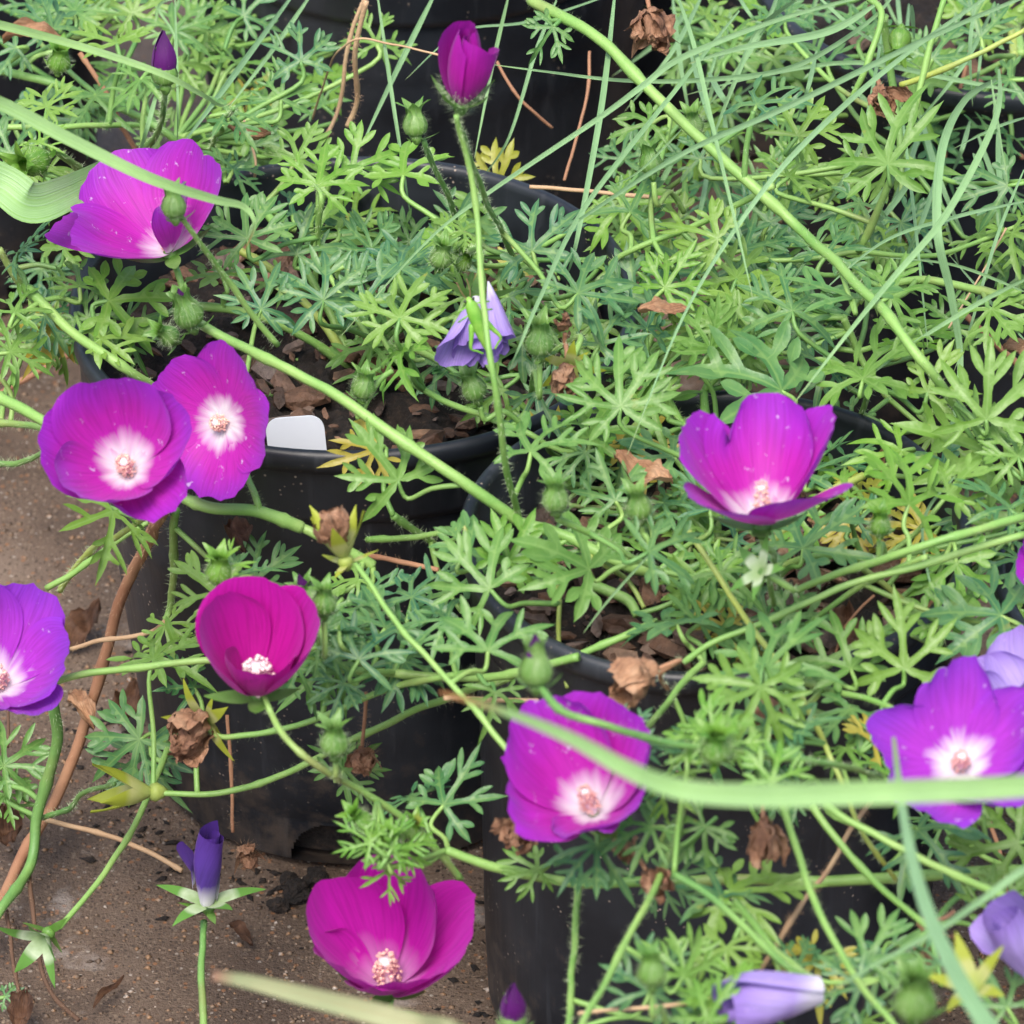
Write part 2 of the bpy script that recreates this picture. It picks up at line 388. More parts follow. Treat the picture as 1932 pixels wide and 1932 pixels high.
# ------------------------------------------------------------------ pots
RR = 0.084                   # rim radius
def lathe(prof, seg, hole=None, wob=0.0, ph=0.0):
    vs, fs = [], []
    for (r, z) in prof:
        for k in range(seg):
            a = 2*math.pi*k/seg
            rr = r*(1+wob*math.sin(2*a+ph)+wob*0.5*math.sin(5*a+ph*2))
            vs.append((rr*math.cos(a), rr*math.sin(a), z+wob*0.12*math.sin(3*a+ph)*(z > HR*0.9)))
    for i in range(len(prof)-1):
        for k in range(seg):
            if hole:
                am = 2*math.pi*(k+0.5)/seg; zm = (prof[i][1]+prof[i+1][1])/2; rm = (prof[i][0]+prof[i+1][0])/2
                if hole(am, zm, rm): continue
            a = i*seg+k; b = i*seg+(k+1) % seg
            fs.append((a, b, b+seg, a+seg))
    return vs, fs
POT = {}; POTR = {}
def pot(key, u, v, label, sc=1.0, rot=0.0, RR=0.084, rb=0.067, group='black nursery pots standing on the paving'):
    c = P(u, v, HR*100*sc); c.z = 0
    POT[key] = (c, sc); POTR[key] = (RR, rb)
    root = tag(empty('nursery_pot', c), label, 'pot', group)
    M = Matrix.Translation(c) @ Matrix.Rotation(rot, 4, 'Z') @ Matrix.Scale(sc, 4)
    hole_az = [math.pi*1.5-0.12+i*math.pi/3 for i in range(6)]
    def hole(a, z, r):
        for h in hole_az:
            dx = (abs((a-h+math.pi) % (2*math.pi)-math.pi))*r
            if z < 0.019 and z > 0.003 and (dx/0.0125)**2+((z-0.003)/0.015)**2 < 1: return True
        return False
    prof = [(rb-0.006, 0.0012), (rb-0.002, 0.002)] + [(rb-0.0005+0.0006*(i/24), 0.003+i*0.016/24) for i in range(25)]
    for i in range(1, 25):
        z = 0.019+i*(HR-0.024-0.019)/24
        r = rb+(RR-0.0035-rb)*(z-0.003)/(HR-0.027)
        if i in (17, 20, 22): r += 0.0008
        prof.append((r, z))
    inner = [(r-0.0012, z) for (r, z) in prof[::-1] if z > 0.02]
    o = put('wall', mesh('wall', *lathe(prof, 512 if key == 'A' else 288 if key == 'B' else 160, hole, 0.004, rot), PLAST), root, M)
    o2 = put('wall_lining', mesh('wall_lining', *lathe(inner, 96, None, 0.004, rot), PLAST), root, M)
    z0 = HR-0.024
    rim = [(RR-0.0052, z0-0.004), (RR-0.0022, z0-0.0015), (RR-0.0014, z0+0.001), (RR-0.0010, HR-0.009), (RR-0.0004, HR-0.0075), (RR+0.0010, HR-0.0062), (RR+0.0016, HR-0.0042),
           (RR+0.0014, HR-0.0015), (RR+0.0004, HR-0.0001), (RR-0.0012, HR), (RR-0.0024, HR-0.0008), (RR-0.0028, HR-0.003), (RR-0.0034, HR-0.010), (RR-0.0046, HR-0.012), (RR-0.0050, HR-0.030)]
    o3 = put('rim', mesh('rim', *lathe(rim, 128, None, 0.006, rot), PLAST), root, M)
    # the bottom plate
    put('base', mesh('base', *lathe([(0.0005, 0.002), (rb-0.006, 0.0012)], 64), PLAST), root, M)
    # potting mix, its own thing
    srng = random.Random(ord(key)+int(u))
    sv, sf = [], []; n = 46; zt = (HR-0.023)*sc
    for i in range(n+1):
        rr = (RR-0.0058)*sc*i/n
        for k in range(72):
            a = 2*math.pi*k/72; x, y = rr*math.cos(a), rr*math.sin(a)
            q = Vector((x*60+u, y*60, v))
            z = zt+0.006*noise.noise(q)+0.004*noise.noise(q*3.1)+0.0018*noise.noise(q*9)
            sv.append((x, y, z))
    for i in range(n):
        for k in range(72):
            a = i*72+k; b_ = i*72+(k+1) % 72
            sf.append((a, a+72, b_+72, b_))
    # sides of the root ball inside the pot
    last = n*72; m0 = len(sv)
    for k in range(72):
        a = 2*math.pi*k/72; sv.append(((rb-0.0055)*sc*math.cos(a), (rb-0.0055)*sc*math.sin(a), 0.004))
    for k in range(72):
        sf.append((last+k, m0+k, m0+(k+1) % 72, last+(k+1) % 72))
    soil = put('potting_soil', mesh('potting_soil', sv, sf, SOIL), None, Matrix.Translation(c))
    return soil, c, zt, srng
SOILS = {}
SOILS['A'] = pot('A', 668, 565, 'black plastic pot with a blank white tag tucked inside its rim')
SOILS['B'] = pot('B', 1352, 996, 'black dusty plastic pot touching the pot with the white tag, right of the drain hole', 1.0, 0.4, 0.0715, 0.0655)
SOILS['C'] = pot('C', 790, -300, 'black pot directly behind the white tag pot, half hidden by grass', 1.0, 0.8)
SOILS['D'] = pot('D', 1905, -70, 'black pot under the blue green grass clump', 1.0, 1.3)
SOILS['E'] = pot('E', -235, -330, 'black pot behind the broad strap leaves, mostly hidden by foliage', 1.0, 2.0)
SOILS['F'] = pot('F', 2420, 1075, 'black pot whose rim shows beside the lone cut-off magenta petal', 0.955, 2.6)
SOILS['G'] = pot('G', 1370, -620, 'black pot hidden in shade behind the grass and brown dried flowers', 1.0, 3.1)
chips = []
for i in range(9):
    rg = random.Random(100+i); vs = []
    for (x, y, z) in [(a, b_, c_) for a in (-1, 1) for b_ in (-1, 1) for c_ in (-1, 1)]:
        vs.append((x*rg.uniform(.5, 1), y*rg.uniform(.25, .6), z*rg.uniform(.12, .3)))
    vs += [(rg.uniform(-.3, .3), rg.uniform(-.8, .8)*.6, .42*rg.uniform(.6, 1)), (1.2, rg.uniform(-.2, .2), 0), (-1.25, rg.uniform(-.2, .2), 0)]
    import bmesh
    bm = bmesh.new(); [bm.verts.new(v) for v in vs]; bmesh.ops.convex_hull(bm, input=bm.verts)
    loose = [v for v in bm.verts if not v.link_faces]; bmesh.ops.delete(bm, geom=loose, context='VERTS')
    me = bpy.data.meshes.new('bark_chip'); bm.to_mesh(me); bm.free(); me.materials.append(CHIP); chips.append(me)
slabel = {'A': 'dark potting mix with bark chips beside the blank white tag', 'B': 'dark bark potting mix under the large cupped flower with notched petal',
          'C': 'dark potting mix in the pot behind the half-open rose-like flower', 'D': 'dark potting mix under the blue green grass clump',
          'E': 'dark potting mix in the pot behind the strap leaves', 'F': 'dark potting mix beside the lone cut-off magenta petal', 'G': 'dark potting mix in the shaded pot behind the grass'}
for key, (so_, c, zt, srng) in SOILS.items():
    tag(so_, slabel[key], 'soil', 'potting mix in the pots')
    nchip = {'A': 260, 'B': 260}.get(key, 30)
    for i in range(nchip):
        rr = (POTR[key][0]-0.013)*math.sqrt(srng.random()); a = srng.random()*6.283
        s = srng.choice((0.0016, 0.002, 0.0026, 0.0034, 0.0045, 0.0062)) * srng.uniform(.8, 1.2)
        if key == 'A' and rr > .05 and -.030 < rr*math.cos(a) < 0 and math.sin(a) < 0: continue
        M = Matrix.Translation((c.x+rr*math.cos(a), c.y+rr*math.sin(a), zt+0.002+0.003*srng.random())) @ Matrix.Rotation(srng.random()*6.28, 4, 'Z') @ Matrix.Rotation(srng.uniform(-.5, .5), 4, 'X') @ Matrix.Rotation(srng.uniform(-.4, .4), 4, 'Y') @ Matrix.Scale(s, 4)
        put('bark_chip', srng.choice(chips), so_, M)

# ray cast onto the simple pots and the ground, for resting heights
def hit(u, v):
    r = ray(u, v); best = None
    t = -CAM.z/r.z; best = CAM+r*t; bt = t
    for key, (c, sc) in POT.items():
        RR, rb = POTR[key]
        t = (HR*sc-0.02-CAM.z)/r.z; q = CAM+r*t
        if (q-c).xy.length < RR*sc and t < bt: best, bt = q, t
        for i in range(60):
            z = HR*sc*(1-i/60); t = (z-CAM.z)/r.z; q = CAM+r*t
            rad = sc*(rb+(RR-rb)*z/(HR*sc))
            if (q-c).xy.length < rad and q.y < c.y+0.02:
                if t < bt: best, bt = q, t
                break
    return best

# ------------------------------------------------------------------ plants as roots
PL = {}
plabel = {'A': 'trailing magenta flowered plant growing in the black pot with the white tag',
          'B': 'trailing magenta flowered plant growing in the black pot right of the drain hole',
          'C': 'leafy trailing plant in the pot behind, bearing the half-open rose-like flower bud',
          'D': 'leafy trailing plant under the blue green grass with brown shrivelled flower heads',
          'E': 'leafy trailing plant behind the strap leaves, with a pointed dark purple bud',
          'F': 'purple flowered plant with yellow star calyx and pale wilting violet petals',
          'G': 'leafy green plant in shade behind the long diagonal stem'}
for k in PL or plabel:
    c = POT[k][0]; PL[k] = tag(empty('winecup_plant', Vector((c.x, c.y, (HR-0.023)*POT[k][1]))), plabel[k], 'plant', 'trailing plants in black pots')

STEMPTS = {k: [] for k in PL}
def stem(key, pts, wpx, mat=STEM, hair=True, name='stem', taper=1.0, record=True):
    p3 = catmull([P(*p) for p in pts], 8)
    for i, q in enumerate(p3):          # slight natural wander
        n_ = noise.noise_vector(q*38)*0.0011+noise.noise_vector(q*120)*0.0003
        p3[i] = q+n_
    n = len(p3); m = pxm(p3[n//2])
    rads = [0.5*wpx*m*(1+(taper-1)*i/(n-1))*(1+0.08*noise.noise(p3[i]*150))*(1+.28*max(0, math.cos(i*.42+pts[0][0]))**24) for i in range(n)]
    vs, fs = tube_data(p3, rads, 8)
    o = put(name, mesh(name, vs, fs, mat), PL[key])
    if hair:
        L = sum((p3[i+1]-p3[i]).length for i in range(n-1)); rg = random.Random(int(pts[0][0]*7+pts[0][1]))
        hv, hf = [], []; hairs_data(p3, rads, int(L*2600), 0.0016, rg, hv, hf)
        h = put('hair', mesh('hair', hv, hf, HAIRB if mat in (STEMB, STEMT, STEMK) else HAIR, False), o); h['kind'] = 'stuff'
    if record: STEMPTS[key] += p3[::3]
    return o, p3
def crown(key):
    c, sc = POT[key]; return c+Vector((0, 0, (HR-0.02)*sc))
def crown_uvz(key, dx=0, dy=0):
    q = crown(key)+Vector((dx, dy, 0)); u, v = uv_of(q); return (u, v, q.z*100)

# main runners (u, v, height in cm)
A0, B0, C0, D0, E0, F0, G0 = [crown_uvz(k) for k in 'ABCDEFG']
STEMS = [
 ('G', [(1000, 0, 24), (1110, 60, 24), (1250, 195, 23), (1400, 332, 22), (1520, 440, 21), (1640, 560, 22), (1745, 680, 21.5), (1810, 770, 19.5), B0][:8], 22, STEM),
 ('A', [(975, 985, 17.5), (840, 888, 19), (700, 790, 20), (560, 700, 20.5), (430, 640, 20.5), (355, 590, 21)], 22, STEM),
 ('B', [B0, (1200, 1075, 16.6), (1060, 1010, 17.2), (975, 985, 17.5)], 24, STEM),
 ('A', [(525, 650, 20.5), (430, 530, 23), (370, 450, 25), (340, 405, 26)], 12, STEM),
 ('A', [(975, 975, 17.6), (950, 850, 21), (925, 680, 24), (905, 450, 26), (880, 300, 28), (862, 215, 29.5)], 13, STEM),
 ('A', [(1005, 560, 17), (955, 455, 20), (900, 340, 25), (862, 225, 29)], 12, STEMD),
 ('A', [(880, 480, 17), (850, 390, 20), (800, 265, 24)], 12, STEMD),
 ('A', [(570, 995, 16), (490, 966, 16.6), (400, 958, 17), (330, 930, 17), (265, 905, 17)], 24, STEM),
 ('A', [(700, 1065, 15), (640, 1030, 15.6), (570, 995, 16)], 22, STEM),
 ('A', [(490, 966, 16.6), (478, 930, 17), (450, 850, 16.5), (428, 810, 16)], 13, STEM),
 ('B', [(1160, 1600, 16), (1050, 1510, 17), (940, 1390, 18), (880, 1320, 18.5), (800, 1230, 19), (730, 1150, 19.5), (668, 1062, 20)], 13, STEM),
 ('B', [(1090, 1240, 16.5), (960, 1270, 15.5), (860, 1276, 15), (750, 1272, 15), (620, 1262, 14.5), (480, 1252, 14), (375, 1250, 14), (200, 1265, 13.4), (110, 1285, 13), (40, 1320, 12)], 16, STEM),
 ('B', [(1240, 1170, 17), (1160, 1205, 16.8), (1060, 1250, 16)], 16, STEM),
 ('B', [(960, 1275, 15), (840, 1320, 13), (720, 1370, 11), (600, 1430, 9.5), (500, 1470, 8.5), (400, 1495, 8), (290, 1495, 8)], 14, STEM),
 ('B', [(900, 1265, 16), (840, 1275, 15.5), (700, 1312, 14), (560, 1370, 12.6), (430, 1390, 12), (390, 1375, 12)], 13, STEM),
 ('A', [(870, 1660, 12), (780, 1560, 14), (640, 1470, 16), (560, 1410, 17), (510, 1335, 17)], 15, STEM),
 ('B', [(1932, 1642, 12), (1700, 1657, 13), (1500, 1660, 13), (1300, 1662, 13), (1090, 1662, 13), (930, 1640, 13.5), (840, 1605, 14)], 22, STEM),
 ('B', [(1088, 1662, 13), (1086, 1800, 14), (1070, 1960, 15)], 14, STEM),
 ('B', [(1299, 1505, 17), (1250, 1640, 17), (1200, 1750, 17.5), (1110, 1900, 18), (1090, 1950, 18)], 15, STEM),
 ('B', [(1470, 1510, 18), (1540, 1700, 18), (1620, 1850, 18), (1700, 1945, 18)], 15, STEM),
 ('B', [(1530, 1520, 17), (1640, 1650, 16), (1760, 1765, 16)], 15, STEM),
 ('B', [(1015, 1290, 24), (1060, 1340, 24), (1130, 1370, 24), (1250, 1400, 23), (1400, 1425, 22), (1530, 1435, 21), (1660, 1460, 19)], 15, STEMD),
 ('B', [(1270, 1645, 18), (1370, 1720, 18), (1480, 1820, 18), (1540, 1855, 19)], 15, STEMD),
 ('B', [(1390, 1700, 16), (1460, 1790, 17), (1545, 1860, 18)], 16, STEM),
 ('A', [(383, 1960, 4), (381, 1850, 4.6), (384, 1735, 5.2)], 15, STEMD),
 ('A', [(322, 1390, 6), (265, 1540, 5.5), (200, 1650, 5), (112, 1748, 4.5)], 13, STEM),
 ('A', [(95, 1310, 8), (107, 1400, 6), (75, 1530, 3.5), (60, 1630, 2.2), (0, 1720, 2), (-60, 1800, 1)], 22, STEMD),
 ('A', [(85, 1545, 3), (130, 1525, 4.5), (160, 1500, 6), (220, 1480, 7.5)], 11, STEMD),
 ('B', [(1932, 968, 21), (1800, 1012, 21), (1700, 1042, 20.5), (1600, 1080, 19.5), (1500, 1120, 18.5)], 17, STEM),
 ('B', [(1932, 1005, 20.5), (1760, 1058, 20), (1600, 1105, 19.4), (1450, 1175, 19), (1345, 1215, 18.5), (1290, 1250, 18)], 14, STEM),
 ('B', [(1750, 1050, 19.5), (1640, 1100, 18), (1560, 1150, 17), (1500, 1190, 16)], 12, STEM),
 ('B', [(1295, 1000, 20), (1390, 1140, 19), (1450, 1230, 19), (1510, 1310, 18.5), (1570, 1440, 18), (1630, 1570, 16), (1690, 1660, 14)], 12, STEMY),
 ('B', [(1630, 1075, 16), (1690, 1125, 15.2), (1750, 1180, 14.6)], 13, STEMY),
 ('B', [(1700, 1170, 16), (1590, 1240, 16.4), (1480, 1300, 16.6)], 24, STEM),
 ('B', [(1520, 1290, 17), (1650, 1325, 18), (1760, 1370, 18.6)], 13, STEM),
 ('B', [(1600, 1350, 16), (1680, 1400, 14), (1760, 1430, 13)], 17, STEM),
 ('B', [(1105, 1100, 16.5), (1180, 1130, 16.2), (1205, 1160, 16)], 22, STEM),
 ('B', [(1110, 1050, 17), (1180, 1095, 16), (1215, 1150, 15.5)], 11, STEMY),
 ('B', [(1040, 1050, 16.5), (1055, 1130, 17), (1052, 1210, 16), (1066, 1300, 15)], 10, STEMY),
 ('B', [(1210, 690, 17), (1280, 790, 17), (1340, 860, 17), (1420, 1010, 20)], 13, STEM),
 ('B', [(1440, 1015, 22), (1460, 1060, 19), (1470, 1120, 16)], 13, STEM),
 ('B', [(1330, 1250, 17), (1280, 1300, 17), (1180, 1430, 18), (1130, 1520, 18.5)], 14, STEM),
 ('A', [(0, 750, 17), (50, 775, 17), (120, 820, 17), (180, 870, 17)], 22, STEM),
 ('A', [(0, 798, 15), (60, 802, 15.6), (110, 815, 16.5)], 14, STEM),
 ('A', [(0, 875, 13), (60, 865, 14.5), (110, 830, 16.5)], 12, STEMD),
 ('A', [(50, 545, 18), (130, 620, 17.5), (230, 690, 17), (300, 740, 15.6)], 20, STEM),
 ('A', [(780, 725, 17), (860, 765, 17), (980, 810, 17.4), (1030, 840, 17)], 13, STEM),
 ('A', [(740, 970, 16), (790, 1010, 15), (830, 1040, 14)], 15, STEM),
 ('A', [(690, 1020, 15), (790, 1010, 16), (885, 990, 17)], 13, STEM),
 ('A', [(330, 960, 15), (326, 1060, 12), (318, 1140, 10), (310, 1170, 9.6)], 16, STEM),
 ('A', [(115, 1120, 10), (150, 1060, 12), (220, 1010, 14.5), (290, 975, 16)], 13, STEMY),
 ('A', [(85, 1110, 11.5), (170, 1060, 12.5), (280, 985, 14)], 12, STEM),
 ('E', [(140, 640, 12), (60, 560, 15), (0, 470, 17)], 16, STEM),
 ('E', [(0, 130, 18), (110, 160, 18), (220, 200, 17), (300, 240, 17), (360, 290, 16)], 16, STEMD),
 ('E', [(0, 240, 18), (140, 237, 18), (260, 237, 17), (330, 260, 16)], 12, STEM),
 ('E', [(150, 320, 18), (110, 290, 19.5), (85, 275, 20)], 14, STEM),
 ('E', [(262, 300, 17), (300, 240, 20), (312, 165, 23)], 13, STEMD),
 ('C', [(395, 295, 17), (415, 240, 19), (440, 205, 21)], 10, STEMD),
 ('C', [(700, 640, 16.5), (640, 560, 17), (600, 470, 18), (610, 380, 20), (600, 350, 20)], 11, STEM),
 ('G', [(1460, 350, 21.5), (1300, 430, 19.5), (1180, 480, 18.5), (1150, 500, 18)], 13, STEM),
 ('G', [(1403, 335, 22), (1412, 270, 23), (1425, 205, 24)], 12, STEMD),
 ('D', [(1620, 470, 18), (1700, 300, 21), (1740, 150, 23), (1780, 0, 25)], 14, STEM),
 ('D', [(1700, 160, 21), (1800, 120, 22), (1932, 50, 23)], 12, STEMY),
 ('D', [(1660, 540, 18), (1760, 530, 18.5), (1932, 570, 19)], 17, STEM),
 ('D', [(1640, 0, 23), (1665, 30, 23), (1640, 120, 22), (1610, 180, 21)], 13, STEM),
 ('D', [(1665, 30, 22), (1680, 140, 20), (1700, 300, 18)], 16, STEM),
 ('B', [(1590, 600, 16.5), (1630, 690, 15), (1680, 760, 14.5)], 14, STEM),
 ('B', [(1640, 730, 18), (1620, 800, 16), (1590, 860, 15)], 12, STEMD),
 ('F', [(1932, 1712, 17), (1800, 1650, 18), (1700, 1600, 18.6), (1560, 1520, 19)], 16, STEM),
 ('F', [(1932, 1560, 14), (1880, 1650, 14), (1800, 1700, 14), (1760, 1740, 14)], 14, STEMD),
 ('B', [(1330, 830, 17), (1380, 900, 16), (1400, 980, 16)], 11, STEM),
 ('B', [(1050, 975, 21), (1130, 1015, 20), (1190, 1050, 19), (1250, 1080, 18)], 13, STEM),
]
for (k, pts, wd, mt) in STEMS: stem(k, pts, wd*1.04, mt, taper=.78)
DRYST = [
 ('A', [(345, 900, 16.2), (315, 950, 15.4), (285, 1010, 13), (240, 1100, 10), (185, 1290, 6), (110, 1490, 2.6), (40, 1620, 1.6), (-20, 1760, 1.2)], 22, STEMB),
 ('A', [(200, 640, 9), (130, 670, 8), (60, 710, 7), (0, 745, 6)], 12, STEMB),
 ('A', [(85, 1547, 2.4), (200, 1575, 2.2), (280, 1605, 2), (345, 1640, 1.8)], 10, STEMT),
 ('A', [(430, 1350, 9), (437, 1450, 7.5), (438, 1570, 5.6)], 7, STEMB),
 ('A', [(690, 1305, 13), (688, 1360, 12), (687, 1410, 11)], 7, STEMB),
 ('A', [(135, 1225, 8), (210, 1205, 9), (280, 1190, 9.6), (310, 1170, 9.8)], 9, STEMT),
 ('B', [(1366, 1945, 15), (1480, 1760, 15), (1560, 1640, 14.5), (1645, 1510, 14)], 10, STEMT),
 ('B', [(840, 1315, 16), (960, 1322, 15), (1010, 1325, 15)], 9, STEMT),
 ('B', [(1650, 1095, 15), (1720, 1145, 14.6), (1800, 1200, 14.8)], 13, STEMT),
 ('B', [(1580, 1230, 15), (1600, 1180, 15.5), (1650, 1125, 16)], 6, STEMB),
 ('B', [(690, 1050, 14.5), (760, 1060, 15), (830, 1075, 15)], 10, STEMB),
 ('B', [(1090, 1915, 15), (1250, 1895, 16), (1400, 1870, 16)], 8, STEMT),
 ('A', [(15, 1715, 1.6), (28, 1820, 1.2), (38, 1885, 1.0)], 8, STEMK),
 ('A', [(55, 1640, 2), (72, 1780, 1.2), (95, 1870, 0.8), (150, 1925, 0.6)], 9, STEMK),
 ('A', [(0, 1300, 4), (18, 1340, 3.6), (15, 1410, 3)], 6, STEMK),
 ('A', [(1000, 355, 18), (1110, 362, 18), (1250, 370, 18)], 8, STEMT),
 ('C', [(590, 225, 16), (620, 130, 19), (670, 72, 21), (740, 80, 21), (830, 104, 21)], 4, STEMT),
 ('C', [(655, 240, 17), (672, 190, 18), (672, 100, 20), (690, 0, 22)], 10, STEMT),
 ('C', [(615, 265, 16), (640, 200, 17), (655, 90, 19), (700, -20, 21)], 8, STEMT),
 ('C', [(940, 115, 18), (985, 190, 17), (1045, 240, 16)], 6, STEMB),
 ('G', [(1110, 100, 18), (1105, 200, 17), (1065, 340, 16)], 6, STEMB),
 ('C', [(460, 220, 17), (480, 300, 17), (478, 345, 16)], 5, STEMT),
 ('E', [(150, 100, 18), (200, 170, 17), (230, 230, 16), (260, 290, 15)], 10, STEMB),
 ('D', [(1470, 300, 16), (1480, 360, 15), (1470, 420, 15)], 12, STEMT),
 ('D', [(1830, 90, 17), (1790, 260, 15), (1760, 380, 14)], 9, STEMB),
 ('D', [(1885, 130, 17), (1910, 240, 15), (1932, 300, 14)], 8, STEMB),
 ('D', [(1600, 386, 18), (1660, 400, 17), (1720, 470, 15)], 9, STEMK),
 ('D', [(1810, 580, 14), (1870, 640, 13), (1932, 700, 12)], 12, STEMB),
 ('D', [(1790, 620, 17), (1850, 520, 18), (1900, 430, 19)], 4, STEMT),
 ('F', [(1860, 1530, 12), (1885, 1600, 11), (1900, 1700, 10)], 9, STEMB),
]
for (k, pts, wd, mt) in DRYST: stem(k, pts, wd, mt, hair=wd > 6, name='dry_stem', record=False)
# straight roots of each plant: short stubs from the crown so that the runners spring from the soil
for k in PL:
    rg = random.Random(ord(k))
    for i in range(5):
        a = rg.random()*6.28; c = crown(k); L_ = rg.uniform(0.03, 0.07)
        pts = []
        for j in range(4):
            f = j/3; q = c+Vector((math.cos(a)*L_*f, math.sin(a)*L_*f, -0.006+0.03*math.sin(f*1.6)))
            pts.append((*uv_of(q), q.z*100))
        stem(k, pts, 16, STEM if i else STEMY)

# ------------------------------------------------------------------ leaves
def leaf_mesh(seed, mat, nl=None, fine=1.0):
    rg = random.Random(seed); nl = nl or rg.choice((5, 5, 7, 7)); c = (nl-1)/2
    spread = rg.uniform(275, 310)/nl if nl == 7 else rg.uniform(250, 285)/nl
    vs = [Vector((0, 0, 0))]; fs = []; att = [1.0]
    lobes = []
    for k in range(nl):
        an = R(90+(k-c)*spread+rg.uniform(-5, 5)); L = (1-0.36*(abs(k-c)/c)**1.4)*rg.uniform(0.88, 1.06); lobes.append((an, L))
    def addv(x, y, vein, tz=0.0):
        vs.append(Vector((x, y, tz))); att.append(vein); return len(vs)-1
    sin_idx = []
    a0 = lobes[0][0]-R(spread*0.5); sin_idx.append(addv(0.07*math.cos(a0), 0.07*math.sin(a0), 0.3))
    for k in range(nl-1):
        am = (lobes[k][0]+lobes[k+1][0])/2; rs = rg.uniform(0.12, 0.19)*min(lobes[k][1], lobes[k+1][1])
        sin_idx.append(addv(rs*math.cos(am), rs*math.sin(am), 0.2))
    a1 = lobes[-1][0]+R(spread*0.5); sin_idx.append(addv(0.07*math.cos(a1), 0.07*math.sin(a1), 0.3))
    for k, (an, L) in enumerate(lobes):
        a = Vector((math.cos(an), math.sin(an), 0)); p = Vector((-a.y, a.x, 0))
        st = [0.20, 0.33, 0.42, 0.53, 0.60, 0.70, 0.79, 0.89, 0.96]
        hw = [0.048, 0.045, 0.056, 0.062, 0.056, 0.058, 0.055, 0.036, 0.014]
        wf = rg.uniform(0.80, 1.16)*fine; bend = rg.uniform(-0.20, 0.20); tilt = rg.uniform(-0.22, 0.38); curl = rg.uniform(0.05, 0.80)
        def pt(s, off, vein):
            q = a*(s*L)+p*(off+bend*s*s*L)
            z = tilt*s*L-curl*(s*L)**2+abs(off)*0.45
            return addv(q.x, q.y, vein, z)
        prev = None; Ls, Ms, Rs = [], [], []
        for s, h in zip(st, hw):
            Ls.append(pt(s, h*wf, 0.0)); Ms.append(pt(s, 0, 1.0 if s < 0.9 else 0.8)); Rs.append(pt(s, -h*wf, 0.0))
        tip = pt(1.02, 0, 0.3)
        s0, s1 = sin_idx[k], sin_idx[k+1]
        fs += [(0, s0, Rs[0]), (0, Rs[0], Ms[0]), (0, Ms[0], Ls[0]), (0, Ls[0], s1)]
        for i in range(len(st)-1):
            fs += [(Ms[i], Rs[i], Rs[i+1], Ms[i+1]), (Ls[i], Ms[i], Ms[i+1], Ls[i+1])]
        fs += [(Ms[-1], Rs[-1], tip), (Ls[-1], Ms[-1], tip)]
        for side, E in ((1, Ls), (-1, Rs)):
            slots = [2, 4] if rg.random() < 0.62 else [rg.choice((2, 3))]
            if abs(k-c) > c-0.6: slots = slots[:1]
            for i in slots:
                if rg.random() < 0.10: continue
                th = R(rg.uniform(30, 46)); d_ = a*math.cos(th)+p*(side*math.sin(th))
                q = Vector((-d_.y, d_.x, 0));
                if q.dot(a) > 0: q = -q
                ln = L*rg.uniform(0.26, 0.46)*(1.0 if i < 4 else .68); h = 0.046*wf*rg.uniform(0.9, 1.2)
                e0, e1 = vs[E[i]], vs[E[i+1]]; cc = (e0+e1)/2; zt = rg.uniform(-0.12, 0.22); cv = rg.uniform(-0.2, 0.3)
                ce = addv(cc.x, cc.y, 0.9, cc.z-0.012)
                row = [E[i], ce, E[i+1]]
                fs.append((Ms[i], E[i], ce) if side < 0 else (E[i], Ms[i], ce)); fs.append((Ms[i], ce, E[i+1], Ms[i+1]) if side < 0 else (ce, Ms[i], Ms[i+1], E[i+1]))
                fs.remove((Ms[i], Rs[i], Rs[i+1], Ms[i+1]) if side < 0 else (Ls[i], Ms[i], Ms[i+1], Ls[i+1]))
                for f, hh in ((0.33, 0.95), (0.6, 1.0), (0.84, 0.62)):
                    m_ = cc+d_*(ln*f)+a*(cv*ln*f*f); z = cc.z+zt*ln*f
                    n0 = addv((m_+q*h*hh).x, (m_+q*h*hh).y, 0.0, z+0.014); nm = addv(m_.x, m_.y, 0.9 if f < .7 else .75, z-0.008); n1 = addv((m_-q*h*hh).x, (m_-q*h*hh).y, 0.0, z+0.014)
                    for f_ in ((row[0], n0, nm, row[1]), (row[1], nm, n1, row[2])): fs.append(f_ if side < 0 else f_[::-1])
                    row = [n0, nm, n1]
                m_ = cc+d_*ln+a*(cv*ln); tp = addv(m_.x, m_.y, 0.0, cc.z+zt*ln)
                for f_ in ((row[0], tp, row[1]), (row[1], tp, row[2])): fs.append(f_ if side < 0 else f_[::-1])
    return mesh('leaf', vs, fs, mat, True, None, att)
LV = [leaf_mesh(i, LEAF) for i in range(24)]
LVY = [leaf_mesh(50+i, LEAFY) for i in range(5)]
LVO = [leaf_mesh(70+i, LEAFOLD, None, 1.2) for i in range(4)]
LVB = [leaf_mesh(90+i, LEAF, 5, 1.4) for i in range(4)]         # broader old leaves
LVN = [leaf_mesh(120+i, LEAFY, 5, .8) for i in range(3)]
LVBY = [leaf_mesh(95+i, LEAFY, 5, 1.4) for i in range(3)]
lrng = random.Random(11)
ALLST = None
def nearest_stem(p, lim=0.075):
    best = None; bd = 1e9
    for k, lst in STEMPTS.items():
        for q in lst:
            dd = (q-p).length+max(0, q.z-p.z)*1.5
            if dd < bd and dd > 0.010: bd, best = dd, (k, q)
    if best and bd < lim: return best
    k = min(PL, key=lambda kk: (crown(kk)-p).length)
    return (k, crown(k)+Vector((lrng.uniform(-.03, .03), lrng.uniform(-.03, .03), -0.004)))
